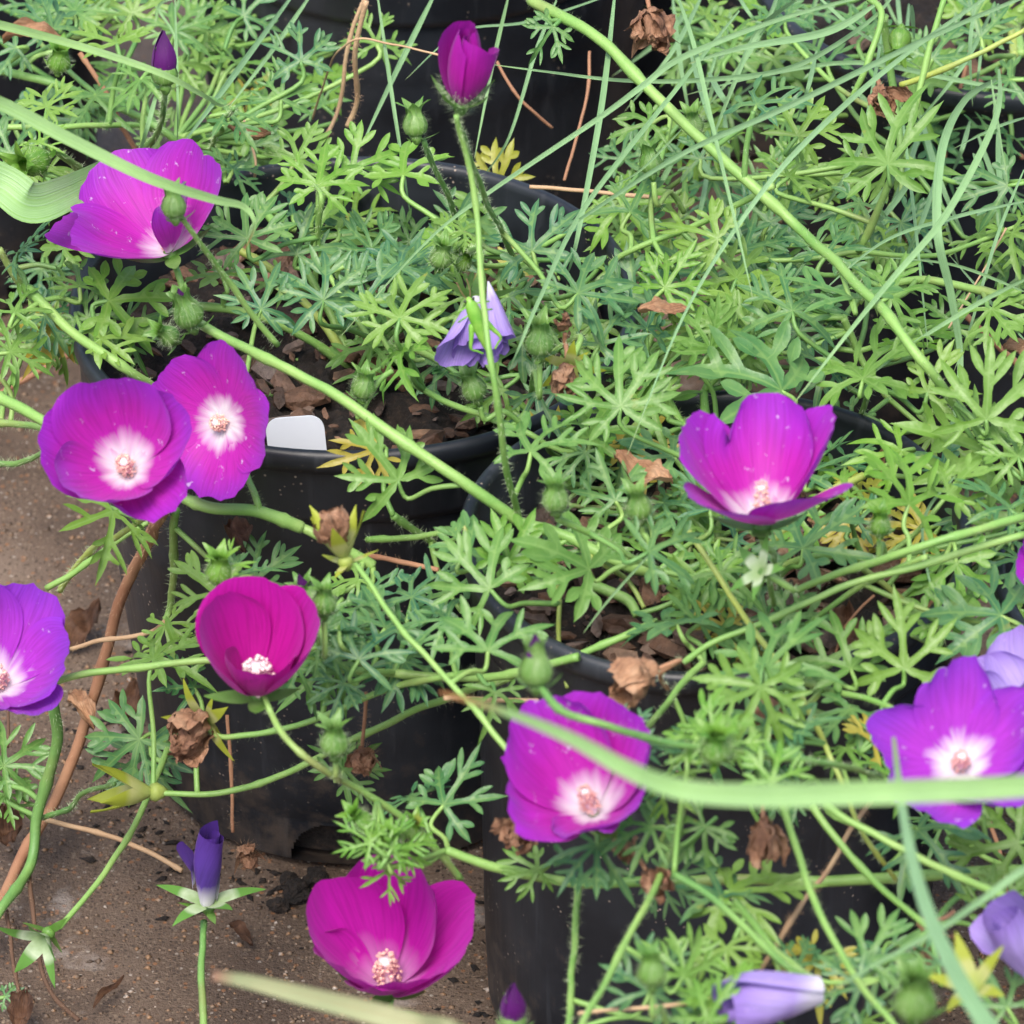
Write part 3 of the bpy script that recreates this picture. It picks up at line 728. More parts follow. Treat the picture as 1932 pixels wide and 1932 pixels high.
def leaf(u, v, r, rot, z=None, kind='n', face=None, stalk=True):
    if z is None:
        h = hit(u, v)
        z = lrng.uniform(17.5, 20.5) if v < 1010 else h.z*100+lrng.uniform(2.5, 5.5)
    p = P(u, v, z); m = pxm(p)
    n = (-FW*0.62+Vector((0, 0, 0.62))+Vector((lrng.gauss(0, .36), lrng.gauss(0, .36), lrng.gauss(0, .15)))) if face is None else face
    n.normalize()
    d_ = RT*math.cos(R(rot))+UP*math.sin(R(rot))
    hd = d_-FW*(d_.dot(n)/FW.dot(n))
    M = frame(p, n, hd) @ Matrix.Scale(r*m*1.22, 4)
    pool = {'n': LV, 'y': LVY, 'o': LVO, 'b': LVB, 'by': LVBY, 'yn': LVN}[kind]
    k, q = nearest_stem(p)
    o = put('leaf', lrng.choice(pool), PL[k], M)
    if stalk:
        y = M.to_3x3() @ Vector((0, 1, 0)); y.normalize()
        L_ = (q-p).length
        pts = [p-n*0.0004, p-y*min(0.006, L_*.3)-n*0.003, p.lerp(q, 0.5)+Vector((0, 0, -0.10*L_)), q]
        pts = catmull(pts, 4)
        rads = [m*4.2*(1+0.4*i/len(pts)) for i in range(len(pts))]
        vs, fs = tube_data([M.inverted() @ x for x in pts], [x/(r*m*1.22) for x in rads], 6)
        put('leaf_stalk', mesh('leaf_stalk', vs, fs, STEM if lrng.random() < .6 else STEMD), o, M)
    return o
LEAVES = [ # u, v, reach, heading, height, kind
 (88,202,75,60,21,'n'),(220,82,95,100,20,'n'),(530,187,80,80,19,'n'),(567,115,85,95,20,'n'),(600,350,95,85,20,'y'),(430,212,90,355,20,'n'),(467,450,105,100,19,'n'),
 (610,567,105,90,19,'n'),(493,583,90,75,19,'n'),(205,567,115,5,18,'by'),(33,477,85,30,19,'n'),(27,590,75,60,18,'n'),(100,55,85,120,19,'n'),(265,150,75,250,20,'n'),(30,90,80,200,19,'n'),
 (664,317,95,20,19,'y'),(760,330,95,85,19,'by'),(754,507,105,85,19,'n'),(1004,473,115,95,20,'n'),(1091,553,110,30,20.5,'n'),(711,83,75,80,18,'n'),(1044,50,65,230,24,'n'),(874,437,65,180,20,'n'),
 (754,600,115,75,20,'n'),(690,570,95,105,19,'n'),(1190,400,95,60,19,'n'),(1254,543,95,45,19,'y'),(1261,490,90,120,19,'n'),(1177,300,70,90,16,'n'),(1227,233,75,200,20,'n'),
 (1428,197,100,45,23,'n'),(1505,257,95,60,21,'n'),(1675,310,135,85,22,'n'),(1611,563,135,105,21,'n'),(1495,587,115,110,20,'n'),(1488,333,85,40,20,'n'),(1621,383,85,250,19,'n'),(1355,450,95,150,20,'n'),
 (1901,350,95,200,19,'n'),(1871,583,95,300,19,'n'),(1910,440,85,270,18,'n'),(1321,300,80,120,18,'n'),
 (213,964,115,268,16,'n'),(20,664,85,10,17,'n'),(480,1095,100,90,14,'n'),(410,1120,105,140,15,'n'),(290,1244,112,60,11,'n'),(440,1090,80,30,15,'n'),
 (751,907,125,125,18.5,'n'),(757,664,90,270,19,'y'),(1001,851,115,60,20,'n'),(1014,741,95,300,18,'n'),(1171,767,125,95,20,'n'),(1111,1074,135,145,18.5,'b'),(921,1227,135,80,19,'n'),
 (924,1111,125,135,18,'n'),(727,1184,115,45,16,'n'),(1271,861,95,150,18,'b'),(1224,1041,105,20,21,'n'),(1277,1177,115,140,18,'b'),(1111,827,100,60,17,'by'),(1161,944,95,110,18,'n'),(677,1244,105,60,16.5,'n'),
 (777,1127,100,60,16,'n'),(1475,737,165,150,19,'b'),(1628,714,135,60,19,'n'),(1598,937,105,95,19,'y'),(1715,951,135,90,20,'y'),(1855,851,145,150,18.5,'b'),(1861,791,135,90,20,'n'),(1515,1034,140,60,18.5,'n'),
 (1445,1262,145,80,20,'n'),(1321,1177,115,50,17.5,'n'),(1705,1261,135,85,18.5,'n'),(1605,1261,115,110,18,'n'),(1805,1061,100,275,17.5,'by'),(1888,1161,135,165,18,'b'),(1771,1177,80,90,17,'by'),
 (1321,1100,90,200,17,'n'),(1360,1080,90,330,18,'n'),(1921,861,95,100,19,'n'),(1905,960,95,150,18.5,'n'),
 (263,1395,115,215,6,'n'),(270,1420,100,290,5,'n'),(7,1445,95,40,4,'n'),(10,1500,70,330,3,'n'),
 (837,1518,118,45,13,'n'),(777,1505,110,140,12.5,'n'),(1127,1595,105,265,17,'n'),(934,1305,75,270,16,'n'),(1227,1871,115,60,16,'n'),(1250,1660,80,330,14,'n'),
 (1435,1295,125,250,20.5,'n'),(1378,1681,155,350,16,'n'),(1360,1690,120,120,16,'n'),(1605,1338,105,230,17.5,'n'),(1731,1565,140,320,15.5,'n'),(1455,1475,80,70,22,'y'),(1371,1788,95,260,16,'n'),
 (1635,1815,115,60,16.5,'n'),(1621,1861,95,200,17,'n'),(1921,1590,125,190,15,'n'),(1771,1821,85,120,16,'n'),(1505,1821,85,60,15,'n'),(1315,1390,100,60,21,'y'),(1290,1420,80,140,21,'n'),
 (640,1190,80,110,17,'n'),(560,1260,80,300,15,'n'),(600,1220,80,20,16,'n'),(650,1290,70,200,15,'n'),(880,1040,90,60,18,'b'),(960,1060,95,60,18,'by'),
 (1340,960,95,100,18,'n'),(1250,700,105,60,18,'n'),(1340,660,105,80,19,'n'),(1420,620,95,80,19,'n'),(1130,650,90,60,19,'n'),(1220,620,95,110,19,'n'),
 (560,480,95,70,18,'n'),(640,430,95,60,18,'n'),(700,470,80,100,18,'n'),(420,520,85,130,18,'b'),(560,300,85,60,18,'n'),(880,560,80,200,18,'n'),(960,560,80,330,18,'n'),
 (1700,420,90,300,17,'n'),(1560,480,95,60,19,'n'),(1680,560,100,20,19,'n'),(1750,740,95,60,19,'n'),(1560,690,95,200,18,'n'),(1700,850,95,200,18,'y'),(1790,930,95,40,19,'n'),
 (1650,955,120,10,16,'o'),(1600,985,90,330,15.6,'o'),(1740,1000,85,200,15.6,'o'),(705,850,80,200,17.4,'o'),(940,345,80,100,15,'o'),(1100,800,80,250,16,'by'),
 (1640,60,80,60,19,'n'),(1560,120,80,120,18,'n'),(1760,110,85,60,19,'n'),(1850,70,85,100,19,'n'),(1905,150,85,200,18,'n'),(1380,100,85,80,18,'n'),(1480,40,80,120,19,'n'),(1330,30,75,60,18,'n'),
 (330,60,80,60,18,'n'),(180,180,80,300,18,'n'),(390,60,80,120,17,'n'),(460,30,75,40,18,'n'),(60,330,85,300,18,'n'),(20,290,80,60,18,'n'),(240,620,80,340,16.6,'n'),(90,640,80,120,13,'n'),
 (1180,1400,75,60,20,'n'),(1260,1470,85,300,19,'n'),(1330,1560,85,230,17,'n'),(1480,1380,85,30,19,'n'),(1230,1560,85,200,18,'n'),(1190,1500,80,100,18,'n'),
 (1880,1720,95,100,15,'n'),(1900,1900,95,120,16,'n'),(1400,1900,110,100,18,'y'),(1290,1840,95,60,17,'n'),(1335,1925,90,60,19,'y'),(1820,1500,85,230,16,'n'),
 (10,1880,40,0,0.8,'n'),(140,20,90,80,18,'n'),(250,25,90,110,17.5,'n'),(60,10,85,60,17,'n'),(340,120,80,250,17,'n'),(1390,525,110,60,18.5,'n'),(1420,565,105,120,18.5,'n'),(1370,590,100,30,18,'n'),(1330,590,95,90,18,'n'),(1405,470,100,20,18,'n'),(1450,420,100,80,18,'n'),(1400,640,100,200,18,'n'),(1440,520,95,330,17,'n'),(150,540,80,100,18,'n'),(190,640,85,20,17.4,'b'),(165,600,80,330,17,'n'),(440,320,75,60,17.5,'n'),(120,470,70,60,17,'b'),(1015,1640,70,200,14,'n'),(700,1120,85,20,15,'n'),(845,1170,90,200,17,'n'),
]
for (u, v, r, rot, z, k) in LEAVES: leaf(u, v, r, rot, z, k)
FILL = [ # box, count, height range
 ((0, 0, 480, 330), 26, (14, 18)), ((420, 60, 640, 260), 5, (14, 17)), ((420, 400, 900, 640), 30, (15.5, 18.5)), ((900, 400, 1340, 700), 30, (15, 18)),
 ((1150, 280, 1500, 560), 26, (15, 19)), ((1300, 0, 1932, 260), 28, (13, 18)), ((1400, 300, 1760, 640), 22, (14, 18)), ((1780, 150, 1932, 620), 8, (14, 18)),
 ((1280, 620, 1932, 1000), 34, (15, 18)), ((1000, 760, 1330, 1100), 32, (15.5, 18.5)), ((1300, 990, 1500, 1260), 13, (15.5, 18)), ((1740, 1000, 1932, 1200), 7, (15.5, 18)),
 ((600, 1090, 1000, 1290), 15, (14, 17)), ((1200, 1260, 1700, 1500), 18, (16, 19)), ((0, 440, 140, 720), 9, (13, 17)), ((1500, 1480, 1932, 1932), 6, (11, 16)), ((1180, 1500, 1500, 1932), 2, (13, 16)),
 ((290, 1060, 380, 1300), 3, (9, 12)), ((540, 640, 760, 760), 5, (15.5, 17.5)), ((820, 640, 1000, 760), 5, (15.5, 17.5)), ((620, 1440, 800, 1640), 2, (9, 12)),
]
for (u0, v0, u1, v1), n, (z0, z1) in FILL:
    for _ in range(round(n*.60)):
        k = lrng.random(); uu = lrng.uniform(u0, u1); vv = lrng.uniform(v0, v1)
        if 480 < uu < 690 and 690 < vv < 880: continue
        leaf(uu, vv, lrng.uniform(66, 108), lrng.uniform(0, 360), lrng.uniform(z0-.5, z1-1), 'n' if k < .80 else ('y' if k < .84 else ('b' if k < .93 else ('by' if k < .975 else 'o'))))

# ------------------------------------------------------------------ flowers, buds and seed heads
def lobe(prof, halfw, phi, ns=14, ntt=9, cor=0.2, imb=0.0, ripple=0.0, seed=0, scale=1.0, notch=None, fold=0.0):
    """a petal or sepal wrapped round the flower's axis; prof(s) -> (radius, height), halfw(s) -> half width"""
    rg = random.Random(seed); off = rg.random()*50; f1 = rg.uniform(2, 4); vs, uv, fs = [], [], []
    for i in range(ns+1):
        for j in range(ntt):
            t = -1+2*j/(ntt-1); s = i/ns
            se = s*(1-cor*abs(t)**3)+s*s*0.025*noise.noise(Vector((t*4, off, 0)))+(0.028*noise.noise(Vector((t*13, off, 3)))*s**6 if cor < .19 else 0)
            if notch: se -= s**3*notch[1]*math.exp(-((t-notch[0])/0.16)**2)
            r, z = prof(max(0, se)); hw = halfw(s)
            th = hw/max(r, hw*0.55)*t; r2 = r+imb*t*s+ripple*s*s*math.sin(f1*t+off)+ripple*0.6*s*s*noise.noise(Vector((t*2.2, s*2.2, off)))
            r2 -= fold*t*t*s
            if ripple: r2 += ripple*.22*s*math.sin(t*15+3*noise.noise(Vector((t*3, s*2, off))))
            vs.append(Vector((r2*math.cos(phi+th), r2*math.sin(phi+th), z+ripple*0.5*s*noise.noise(Vector((t*2, s*3, off+9))))))
            uv.append((j/(ntt-1), s))
    for i in range(ns):
        for j in range(ntt-1):
            a = i*ntt+j; fs.append((a, a+1, a+ntt+1, a+ntt))
    return vs, fs, uv
def curve_prof(L, a0, a1, r0=0.0, z0=0.0, n=24, pw=1.0):
    tab = [(r0, z0)]; r, z = r0, z0
    for i in range(n):
        f = ((i+0.5)/n)**pw; al = R(a0+(a1-a0)*f); r += math.sin(al)*L/n; z += math.cos(al)*L/n; tab.append((r, z))
    def f(s):
        x = max(0, min(s, 1.15))*n; i = min(int(x), n-1); fr = x-i
        return (tab[i][0]+(tab[i+1][0]-tab[i][0])*fr, tab[i][1]+(tab[i+1][1]-tab[i][1])*fr)
    return f
def axis_of(tilt, psi):
    return (-FW*math.cos(R(tilt))+(RT*math.cos(R(psi))+UP*math.sin(R(psi)))*math.sin(R(tilt))).normalized()
def plant_of(p):
    return nearest_stem(p, 0.05)[0]
def sepal_set(root, M, L, mat, a0, a1, n=5, wid=0.16, r0=0.0, seed=0, off=0.0, hair=True, name='sepal', z0=0.0, var=8):
    rg = random.Random(seed)
    for k in range(n):
        d1 = rg.uniform(-var, var); l = L*rg.uniform(.9, 1.1)
        pr = curve_prof(l, a0+d1*.5, a1+d1*2, r0, z0)
        hw = lambda s, l=l: l*wid*(0.75+0.5*s*2 if s < .25 else (1.0 if s < .3 else max(0.02, 1-((s-.3)/.72)**1.6)))
        vs, fs, uv = lobe(pr, hw, off+k*2*math.pi/n, 10, 5, 0.0, 0, L*0.02, seed+k)
        put(name, mesh(name, vs, fs, mat, True, uv), root, M)
def hair_ball(root, M, pts, rads, n, ln, seed, mat=HAIR):
    hv, hf = [], []; hairs_data(pts, rads, n, ln, random.Random(seed), hv, hf, 0.00004)
    h = put('hair', mesh('hair', hv, hf, mat, False), root, M); h['kind'] = 'stuff'
def column(root, M, h, r, seed, mat=ANTH, z0=0.0):
    rg = random.Random(seed); vs, fs = [], []
    n = 7; pts = [Vector((0, 0, z0+h*i/n)) for i in range(n+1)]
    put('stamen_tube', mesh('stamen_tube', *tube_data(pts, [r*(0.42+.1*math.sin(i)) for i in range(n+1)], 8), WHITEC), root, M)
    for k in range(170):
        f = rg.random()**0.8; a = rg.random()*6.283; q = Vector((math.cos(a)*r*rg.uniform(.5, 1.05)*(1-.35*f*f), math.sin(a)*r*rg.uniform(.5, 1.05)*(1-.35*f*f), z0+h*(0.18+0.92*f)))
        s = r*rg.uniform(.10, .19); b0 = len(vs)
        for (x, y, z) in ((1, 0, 0), (-1, 0, 0), (0, 1, 0), (0, -1, 0), (0, 0, 1), (0, 0, -1)): vs.append(q+Vector((x*rg.uniform(.7, 1.4), y*rg.uniform(.7, 1.4), z))*s)
        fs += [tuple(b0+i for i in f_) for f_ in oct_f]
    put('stamen_column', mesh('stamen_column', vs, fs, mat), root, M)
def receptacle(name, plant, M, r, mat=SEPAL):
    pts = [Vector((0, 0, -r*1.6)), Vector((0, 0, -r*1.2)), Vector((0, 0, -r*.5)), Vector((0, 0, 0)), Vector((0, 0, r*.25))]
    return put(name, mesh(name, *tube_data(pts, [r*.3, r*.6, r*.95, r*.8, r*.3], 10), mat), plant, M)
def pedicel(root_plant, p, axis, to, wpx=13, mat=STEM, bend=0.35):
    q = P(*to); L_ = (q-p).length
    pts = catmull([p-axis*0.001, p-axis*min(0.012, L_*bend), p.lerp(q, .55)+Vector((0, 0, .08*L_)), q], 6)
    vs, fs = tube_data(pts, [pxm(p)*wpx*.5]*len(pts), 7)
    o = put('flower_stalk', mesh('flower_stalk', vs, fs, mat), root_plant)
    hv, hf = [], []; hairs_data(pts, [pxm(p)*wpx*.5]*len(pts), int(L_*2400), 0.0015, random.Random(int(p.x*1e5) % 999), hv, hf)
    h = put('hair', mesh('hair', hv, hf, HAIR, False), o); h['kind'] = 'stuff'
def flower(key, u, v, z, tilt, psi, spin, Lpx, a0, a1, mat, over={}, anth=ANTH, wid=0.63, col=(0.27, 0.095), stalk=None, label=None, cor=0.10, sepang=(75, 50), rip=0.045):
    p = P(u, v, z); m = pxm(p); L = Lpx*m; ax = axis_of(tilt, psi); M = frame(p, ax, UP)
    o = receptacle('flower', PL[key], M, L*0.085)
    if label: o['label'] = label
    sd = int(u*3+v)
    rg = random.Random(sd)
    for k in range(5):
        ov = over.get(k, {})
        l = L*ov.get('L', rg.uniform(.95, 1.04)); b0 = a0+ov.get('a0', rg.uniform(-5, 5)); b1 = a1+ov.get('a1', rg.uniform(-12, 12)); wd = ov.get('w', wid*rg.uniform(.95, 1.06))
        pr = curve_prof(l, b0, b1, L*0.03, 0.0, 24, ov.get('pw', .8))
        hw = lambda s, l=l, wd=wd: l*(0.085+(wd-0.085)*math.sin(min(1, s/0.85)*math.pi/2)**1.25)*(1-.16*max(0, (s-.8)/.2)**2)
        vs, fs, uv = lobe(pr, hw, R(spin)+R(ov.get('phi', 0))+k*2*math.pi/5, 22, 17, ov.get('cor', cor), L*0.045, L*ov.get('rip', rip), sd+k, 1, ov.get('notch'), L*ov.get('fold', 0))
        put('petal', mesh('petal', vs, fs, mat, True, uv), o, M)
    column(o, M, L*col[0], L*col[1], sd, anth)
    sepal_set(o, M, L*0.42, SEPAL, sepang[0], sepang[1], 5, 0.2, L*0.05, sd, R(spin+36), True, 'sepal', -L*0.03)
    if stalk: pedicel(PL[key], p-ax*L*0.12, ax, stalk)
    return o
flower('A', 318, 474, 20, 50, 112, 125, 215, 66, 40, PETA, {0: {'w': .66, 'a1': 6}, 1: {'w': .50, 'phi': 22, 'a0': -6, 'a1': -8, 'L': .98, 'rip': .07}, 2: {'w': .22, 'phi': -98, 'a0': 12, 'a1': 40, 'L': 1.12}, 3: {'w': .40, 'phi': 12, 'a1': -34, 'a0': -20, 'L': .8}, 4: {'a1': -10, 'w': .62, 'phi': 6}}, col=(.18, .05), stalk=(345, 545, 19), label='magenta flower crossed by the pointed strap leaf')
flower('A', 243, 888, 20.5, 20, 112, 95, 206, 58, 26, PET, {3: {'a1': 22, 'a0': 0, 'L': .86, 'rip': .09, 'w': .56}, 2: {'a1': -14}, 4: {'a1': 8}}, label='open magenta flower with white throat, overlapping another bloom')
flower('A', 422, 796, 19.2, 32, 190, 60, 158, 80, 58, PET, {}, wid=.56, cor=.14, sepang=(92, 84), col=(.2, .11), label='flat open magenta flower beside the white tag')
flower('A', -4, 1294, 13, 30, 78, 60, 214, 56, 24, PETP, {}, wid=.56, rip=.06, label='purple flower with white throat over the bare paving')
flower('A', 488, 1306, 17, 44, 92, 90, 232, 54, 8, PETM, {2: {'L': .64, 'w': .62}, 3: {'L': .60, 'w': .62}}, ANTHW, wid=.62, col=(.32, .14), cor=.16, rip=.018, label='deep magenta cup flower in front of the white tag pot')
flower('A', 734, 1862, 9.5, 46, 96, 75, 258, 56, 18, PETM2, {4: {'a1': 14}, 2: {'L': .80}, 3: {'L': .76}}, ANTHP, wid=.58, col=(.30, .105), cor=.18, label='bright magenta cup flower low over the paving beside the drain hole', stalk=(830, 1960, 8))
flower('B', 1120, 1534, 18.5, 42, 112, 58, 238, 58, 16, PET, {0: {'w': .66}, 1: {'w': .6, 'rip': .07}, 2: {'L': .88, 'notch': (-.4, .22), 'a1': 16, 'rip': .08}, 3: {'L': .62, 'a1': 26, 'w': .5}, 4: {'L': .74, 'a1': 22}}, col=(.30, .085), label='magenta flower crossed by the blurred grass blade')
flower('B', 1438, 988, 22.5, 60, 92, 90, 242, 56, 24, PET, {0: {'notch': (.62, .30), 'w': .54, 'a1': -6}, 1: {'a1': 0, 'w': .44}, 2: {'a1': 24, 'w': .46, 'L': 1.0}, 3: {'a1': 22, 'w': .46}, 4: {'a1': -4, 'w': .44}}, col=(.34, .07), label='cupped magenta flower with a notched torn petal')
flower('B', 1812, 1448, 20, 26, 95, 92, 205, 66, 38, PETP, {}, wid=.48, cor=.16, rip=.07, col=(.26, .09), label='purple flower behind the blurred grass blade')
flower('F', 2015, 1085, 19, 40, 100, 60, 120, 62, 40, PET, {}, label='magenta flower of which only one petal shows')
flower('F', 1950, 1345, 18, 62, 110, 30, 150, 50, 30, PETL, {}, rip=.09, label='pale wilting violet flower behind the purple one')

def bud(u, v, z, Rpx, tilt, psi, key=None, open_=0.0, ph=3.9, purple=False, stalk=None, mat=SEPAL, flare=1.0, spin=0, leafy=False, name='flower_bud'):
    p = P(u, v, z); m = pxm(p); r = Rpx*m*.84; ax = axis_of(tilt, psi); M = frame(p, ax, UP)
    key = key or plant_of(p); sd = int(u*5+v*3)
    o = receptacle(name, PL[key], M, r*.5, mat)
    tab = [(0.0, .35, -.1), (.15, .85, .2), (.32, 1.02, .75), (.5, .80, 1.35), (.66, .48, 1.9), (.82, .40+.25*flare, 2.45), (1.0, .42+.9*flare, 2.9), (1.2, .5+1.3*flare, 3.2)]
    def pr(s):
        for (s0, r0, z0), (s1, r1, z1) in zip(tab, tab[1:]):
            if s <= s1:
                f = (s-s0)/(s1-s0); return ((r0+(r1-r0)*f)*r*(1+open_*.3*s), (z0+(z1-z0)*f)*r)
        return (tab[-1][1]*r, tab[-1][2]*r)
    rg = random.Random(sd)
    for k in range(5):
        hw = lambda s: r*(.30+.45*math.sin(min(1, s/.4)*math.pi/2) if s < .4 else max(.02, .75*(1-((s-.4)/.62)**1.5*(1.0))))
        vs, fs, uv = lobe(pr, hw, R(spin)+k*2*math.pi/5, 14, 13, 0.0, r*.06, r*.06, sd+k, 1, None, -r*.16)
        put('sepal', mesh('sepal', vs, fs, mat, True, uv, [0.5+0.5*math.cos((i % 13)/12*6*math.pi) for i in range(len(vs))]), o, M)
    if purple:
        for k in range(3):
            pr2 = lambda s: ((1 if ph > 3.5 else .62)*r*max(.02, .3*(1-s)+.78*math.sin(min(max(s, 0), 1)**.85*math.pi)), r*(.2+ph*s))
            vs, fs, uv = lobe(pr2, lambda s: r*(.3+.95*math.sin(s*math.pi*.75))*max(.05, 1-max(0, (s-.5)/.5)), R(spin+40)+k*2.094, 12, 7, 0, r*.1, r*.03, sd+9+k)
            put('petal', mesh('petal', vs, fs, PETD, True, uv), o, M)
    sepal_set(o, M, r*1.5, mat, 80, 50, 3, .13, r*.3, sd+3, R(spin+20), False, 'bract', -r*.4)
    pts = [Vector((0, 0, r*f)) for f in (-.2, .2, .6, 1.0, 1.4, 1.8)]
    hair_ball(o, M, pts, [r*x for x in (.5, .85, 1.0, .95, .75, .5)], 260, 0.0021, sd)
    if stalk: pedicel(PL[key], p-ax*r*.6, ax, stalk, 11)
    return o
BUDS = [ # u, v (base), z, radius, tilt, psi, opts
 (785, 255, 24.2, 28, 75, 95, dict(key='A')), (330, 408, 26, 28, 70, 95, dict(key='A', flare=.8)), (362, 612, 21, 34, 60, 110, dict(key='A', purple=True, flare=.2, ph=2.6)), (330, 640, 20, 24, 50, 150, dict(key='A')),
 (1230, 325, 20, 26, 75, 100, dict(key='G', stalk=(1290, 400, 18))), (830, 500, 19.5, 26, 55, 80, dict(key='A')), (870, 505, 19, 18, 50, 60, dict(key='A', mat=LEAFY)),
 (1018, 665, 21, 34, 60, 90, dict(key='A', stalk=(1000, 760, 17))), (900, 750, 18.5, 28, 62, 110, dict(key='A', stalk=(985, 800, 17.4))), (683, 748, 19, 26, 65, 80, dict(key='A', stalk=(740, 700, 19.4))),
 (1050, 960, 21.5, 30, 62, 95, dict(key='B')), (1208, 975, 21, 30, 60, 100, dict(key='B', stalk=(1230, 1045, 20))), (412, 1095, 18.5, 30, 55, 85, dict(key='A', mat=LEAFY, stalk=(440, 1180, 15))),
 (612, 1155, 19, 28, 60, 90, dict(key='A', stalk=(600, 1250, 15))), (585, 1140, 17.5, 26, 60, 110, dict(key='A', purple=True, ph=3, stalk=(600, 1230, 15))), (1012, 1290, 24, 38, 72, 92, dict(key='B', purple=True, flare=.25, ph=2.9)),
 (632, 1420, 17.5, 32, 60, 92, dict(key='A', stalk=(640, 1475, 16))), (1230, 1855, 21, 32, 70, 92, dict(key='B', stalk=(1260, 1940, 19))), (1725, 1915, 22, 48, 55, 90, dict(key='F', flare=.5, stalk=(1740, 1970, 20))),
 (1350, 1430, 22.5, 34, 50, 90, dict(key='B', mat=LEAFY)), (80, 300, 20.5, 34, 40, 200, dict(key='E', mat=LEAFY, flare=1.4)), (312, 160, 23.4, 30, 78, 92, dict(key='E', purple=True, flare=.15)),
 (1660, 1005, 20.5, 24, 60, 90, dict(key='B', mat=LEAFY, stalk=(1670, 1050, 19))), (968, 1940, 14, 30, 60, 90, dict(key='B', purple=True, flare=.2)), (1700, 60, 22, 26, 60, 260, dict(key='D', mat=LEAFY)),
 (1310, 250, 20, 24, 60, 100, dict(key='G')), (110, 130, 20, 26, 50, 80, dict(key='E', mat=LEAFY)), (735, 1600, 15, 26, 40, 100, dict(key='A', mat=LEAFY)), (690, 1560, 15.5, 26, 50, 130, dict(key='A', mat=LEAFY)), (770, 1575, 15, 22, 50, 60, dict(key='A', mat=LEAFY)),
]
for (u, v, z, r, tl, ps, kw) in BUDS: bud(u, v, z, r, tl, ps, **kw)
# bright growing tip with small narrow leaves
for (u, v, r, rot, z) in ((740, 1600, 75, 60, 15.4), (720, 1610, 70, 110, 15.2), (760, 1610, 70, 30, 15), (700, 1590, 65, 150, 15.6), (735, 1640, 60, 260, 14.6), (420, 1075, 60, 60, 18.8), (1345, 1400, 75, 90, 22.8), (1330, 1410, 70, 140, 22.4), (1375, 1400, 70, 50, 22.4), (75, 270, 60, 90, 20.6), (1340, 1900, 90, 70, 19)):
    leaf(u, v, r, rot, z, 'yn')

# half-open flower, its petals still wrapped like a rose
p = P(870, 196, 29.3); m = pxm(p); ax = axis_of(58, 82); M = frame(p, ax, UP); L = 163*m
o = receptacle('flower', PL['A'], M, L*.10); o['label'] = 'half-open deep magenta flower wrapped like a rose'
PETR = petal_material('petal half open', (0.44, 0.012, 0.36), (0.41, 0.003, 0.31), (0.33, 0.004, 0.31), 0.02, 0.2, 0.0)
for k in range(5):
    pr = curve_prof(L*(1.02, .96, .84, 1.0, 1.08)[k], 50, (-24, -18, -4, -26, -20)[k], L*.04, 0, 24, .55)
    hw = lambda s: L*(.10+.40*math.sin(min(1, s/.7)*math.pi/2))
    vs, fs, uv = lobe(pr, hw, R(150)+k*2*math.pi/5, 22, 17, .22, L*.15, L*.035, 700+k)
    put('petal', mesh('petal', vs, fs, PETR, True, uv), o, M)
sepal_set(o, M, L*.50, SEPAL, 62, 46, 5, .17, L*.06, 31, R(10), True, 'sepal', -L*.04)
hair_ball(o, M, [Vector((0, 0, L*f)) for f in (-.1, 0, .1, .2, .3)], [L*x for x in (.1, .16, .24, .3, .34)], 420, .0026, 5)

# open calyces with and without rolled petals
def seed_head(u, v, z, Lpx, tilt, psi, key, mat=CALOPEN, a=(58, 78), label=None, spin=0, stalk=None, crumple=None, n=5, bracts=True):
    p = P(u, v, z); m = pxm(p); L = Lpx*m; ax = axis_of(tilt, psi); M = frame(p, ax, UP)
    o = receptacle('seed_head', PL[key], M, L*.16, SEPAL if mat is CALOPEN else mat)
    if label: o['label'] = label
    sd = int(u+v*2)
    sepal_set(o, M, L, mat, a[0], a[1], n, .17, L*.07, sd, R(spin), True, 'sepal', 0, 12)
    if bracts: sepal_set(o, M, L*.6, SEPAL if mat is CALOPEN else mat, 85, 95, 3, .14, L*.05, sd+5, R(spin+30), True, 'bract', -L*.12)
    if crumple: crumpled(o, M @ Matrix.Translation((0, 0, L*crumple[0])), L*crumple[1], crumple[2], sd)
    if stalk: pedicel(PL[key], p-ax*L*.2, ax, stalk, 12)
    return o, M, L
def crumpled(root, M, r, mat, seed, name='shrivelled_petals', stretch=1.3):
    """shrivelled sheets folded over each other"""
    rg = random.Random(seed); vs, fs, uv = [], [], []
    for k in range(8):
        a = rg.uniform(20, 75); L_ = r*rg.uniform(1.7, 2.5)
        pr = curve_prof(L_, a, a-rg.uniform(60, 120), r*rg.uniform(.05, .35), -r*.75)
        wd = rg.uniform(.3, .6)*r
        v2, f2, u2 = lobe(pr, lambda s: wd*(.5+.9*math.sin(min(1, s*1.1)*math.pi*.6)), k*2.4+rg.random(), 16, 13, .25, 0, r*.16, seed*13+k)
        T = Matrix.Rotation(rg.uniform(-.3, .3), 4, 'X') @ Matrix.Rotation(rg.uniform(-.3, .3), 4, 'Y')
        b0 = len(vs); of = Vector((seed, k*3.1, 0))
        for q in v2:
            x = T @ q
            f1 = noise.noise_vector(x/r*1.9+of)*(r*.26)+noise.noise_vector(x/r*4.5+of)*(r*.16)
            x = x+f1; x.z *= stretch/1.15; vs.append(x)
        uv += u2; fs += [tuple(b0+i for i in f) for f in f2]
    return put(name, mesh(name, vs, fs, mat, True, uv), root, M)
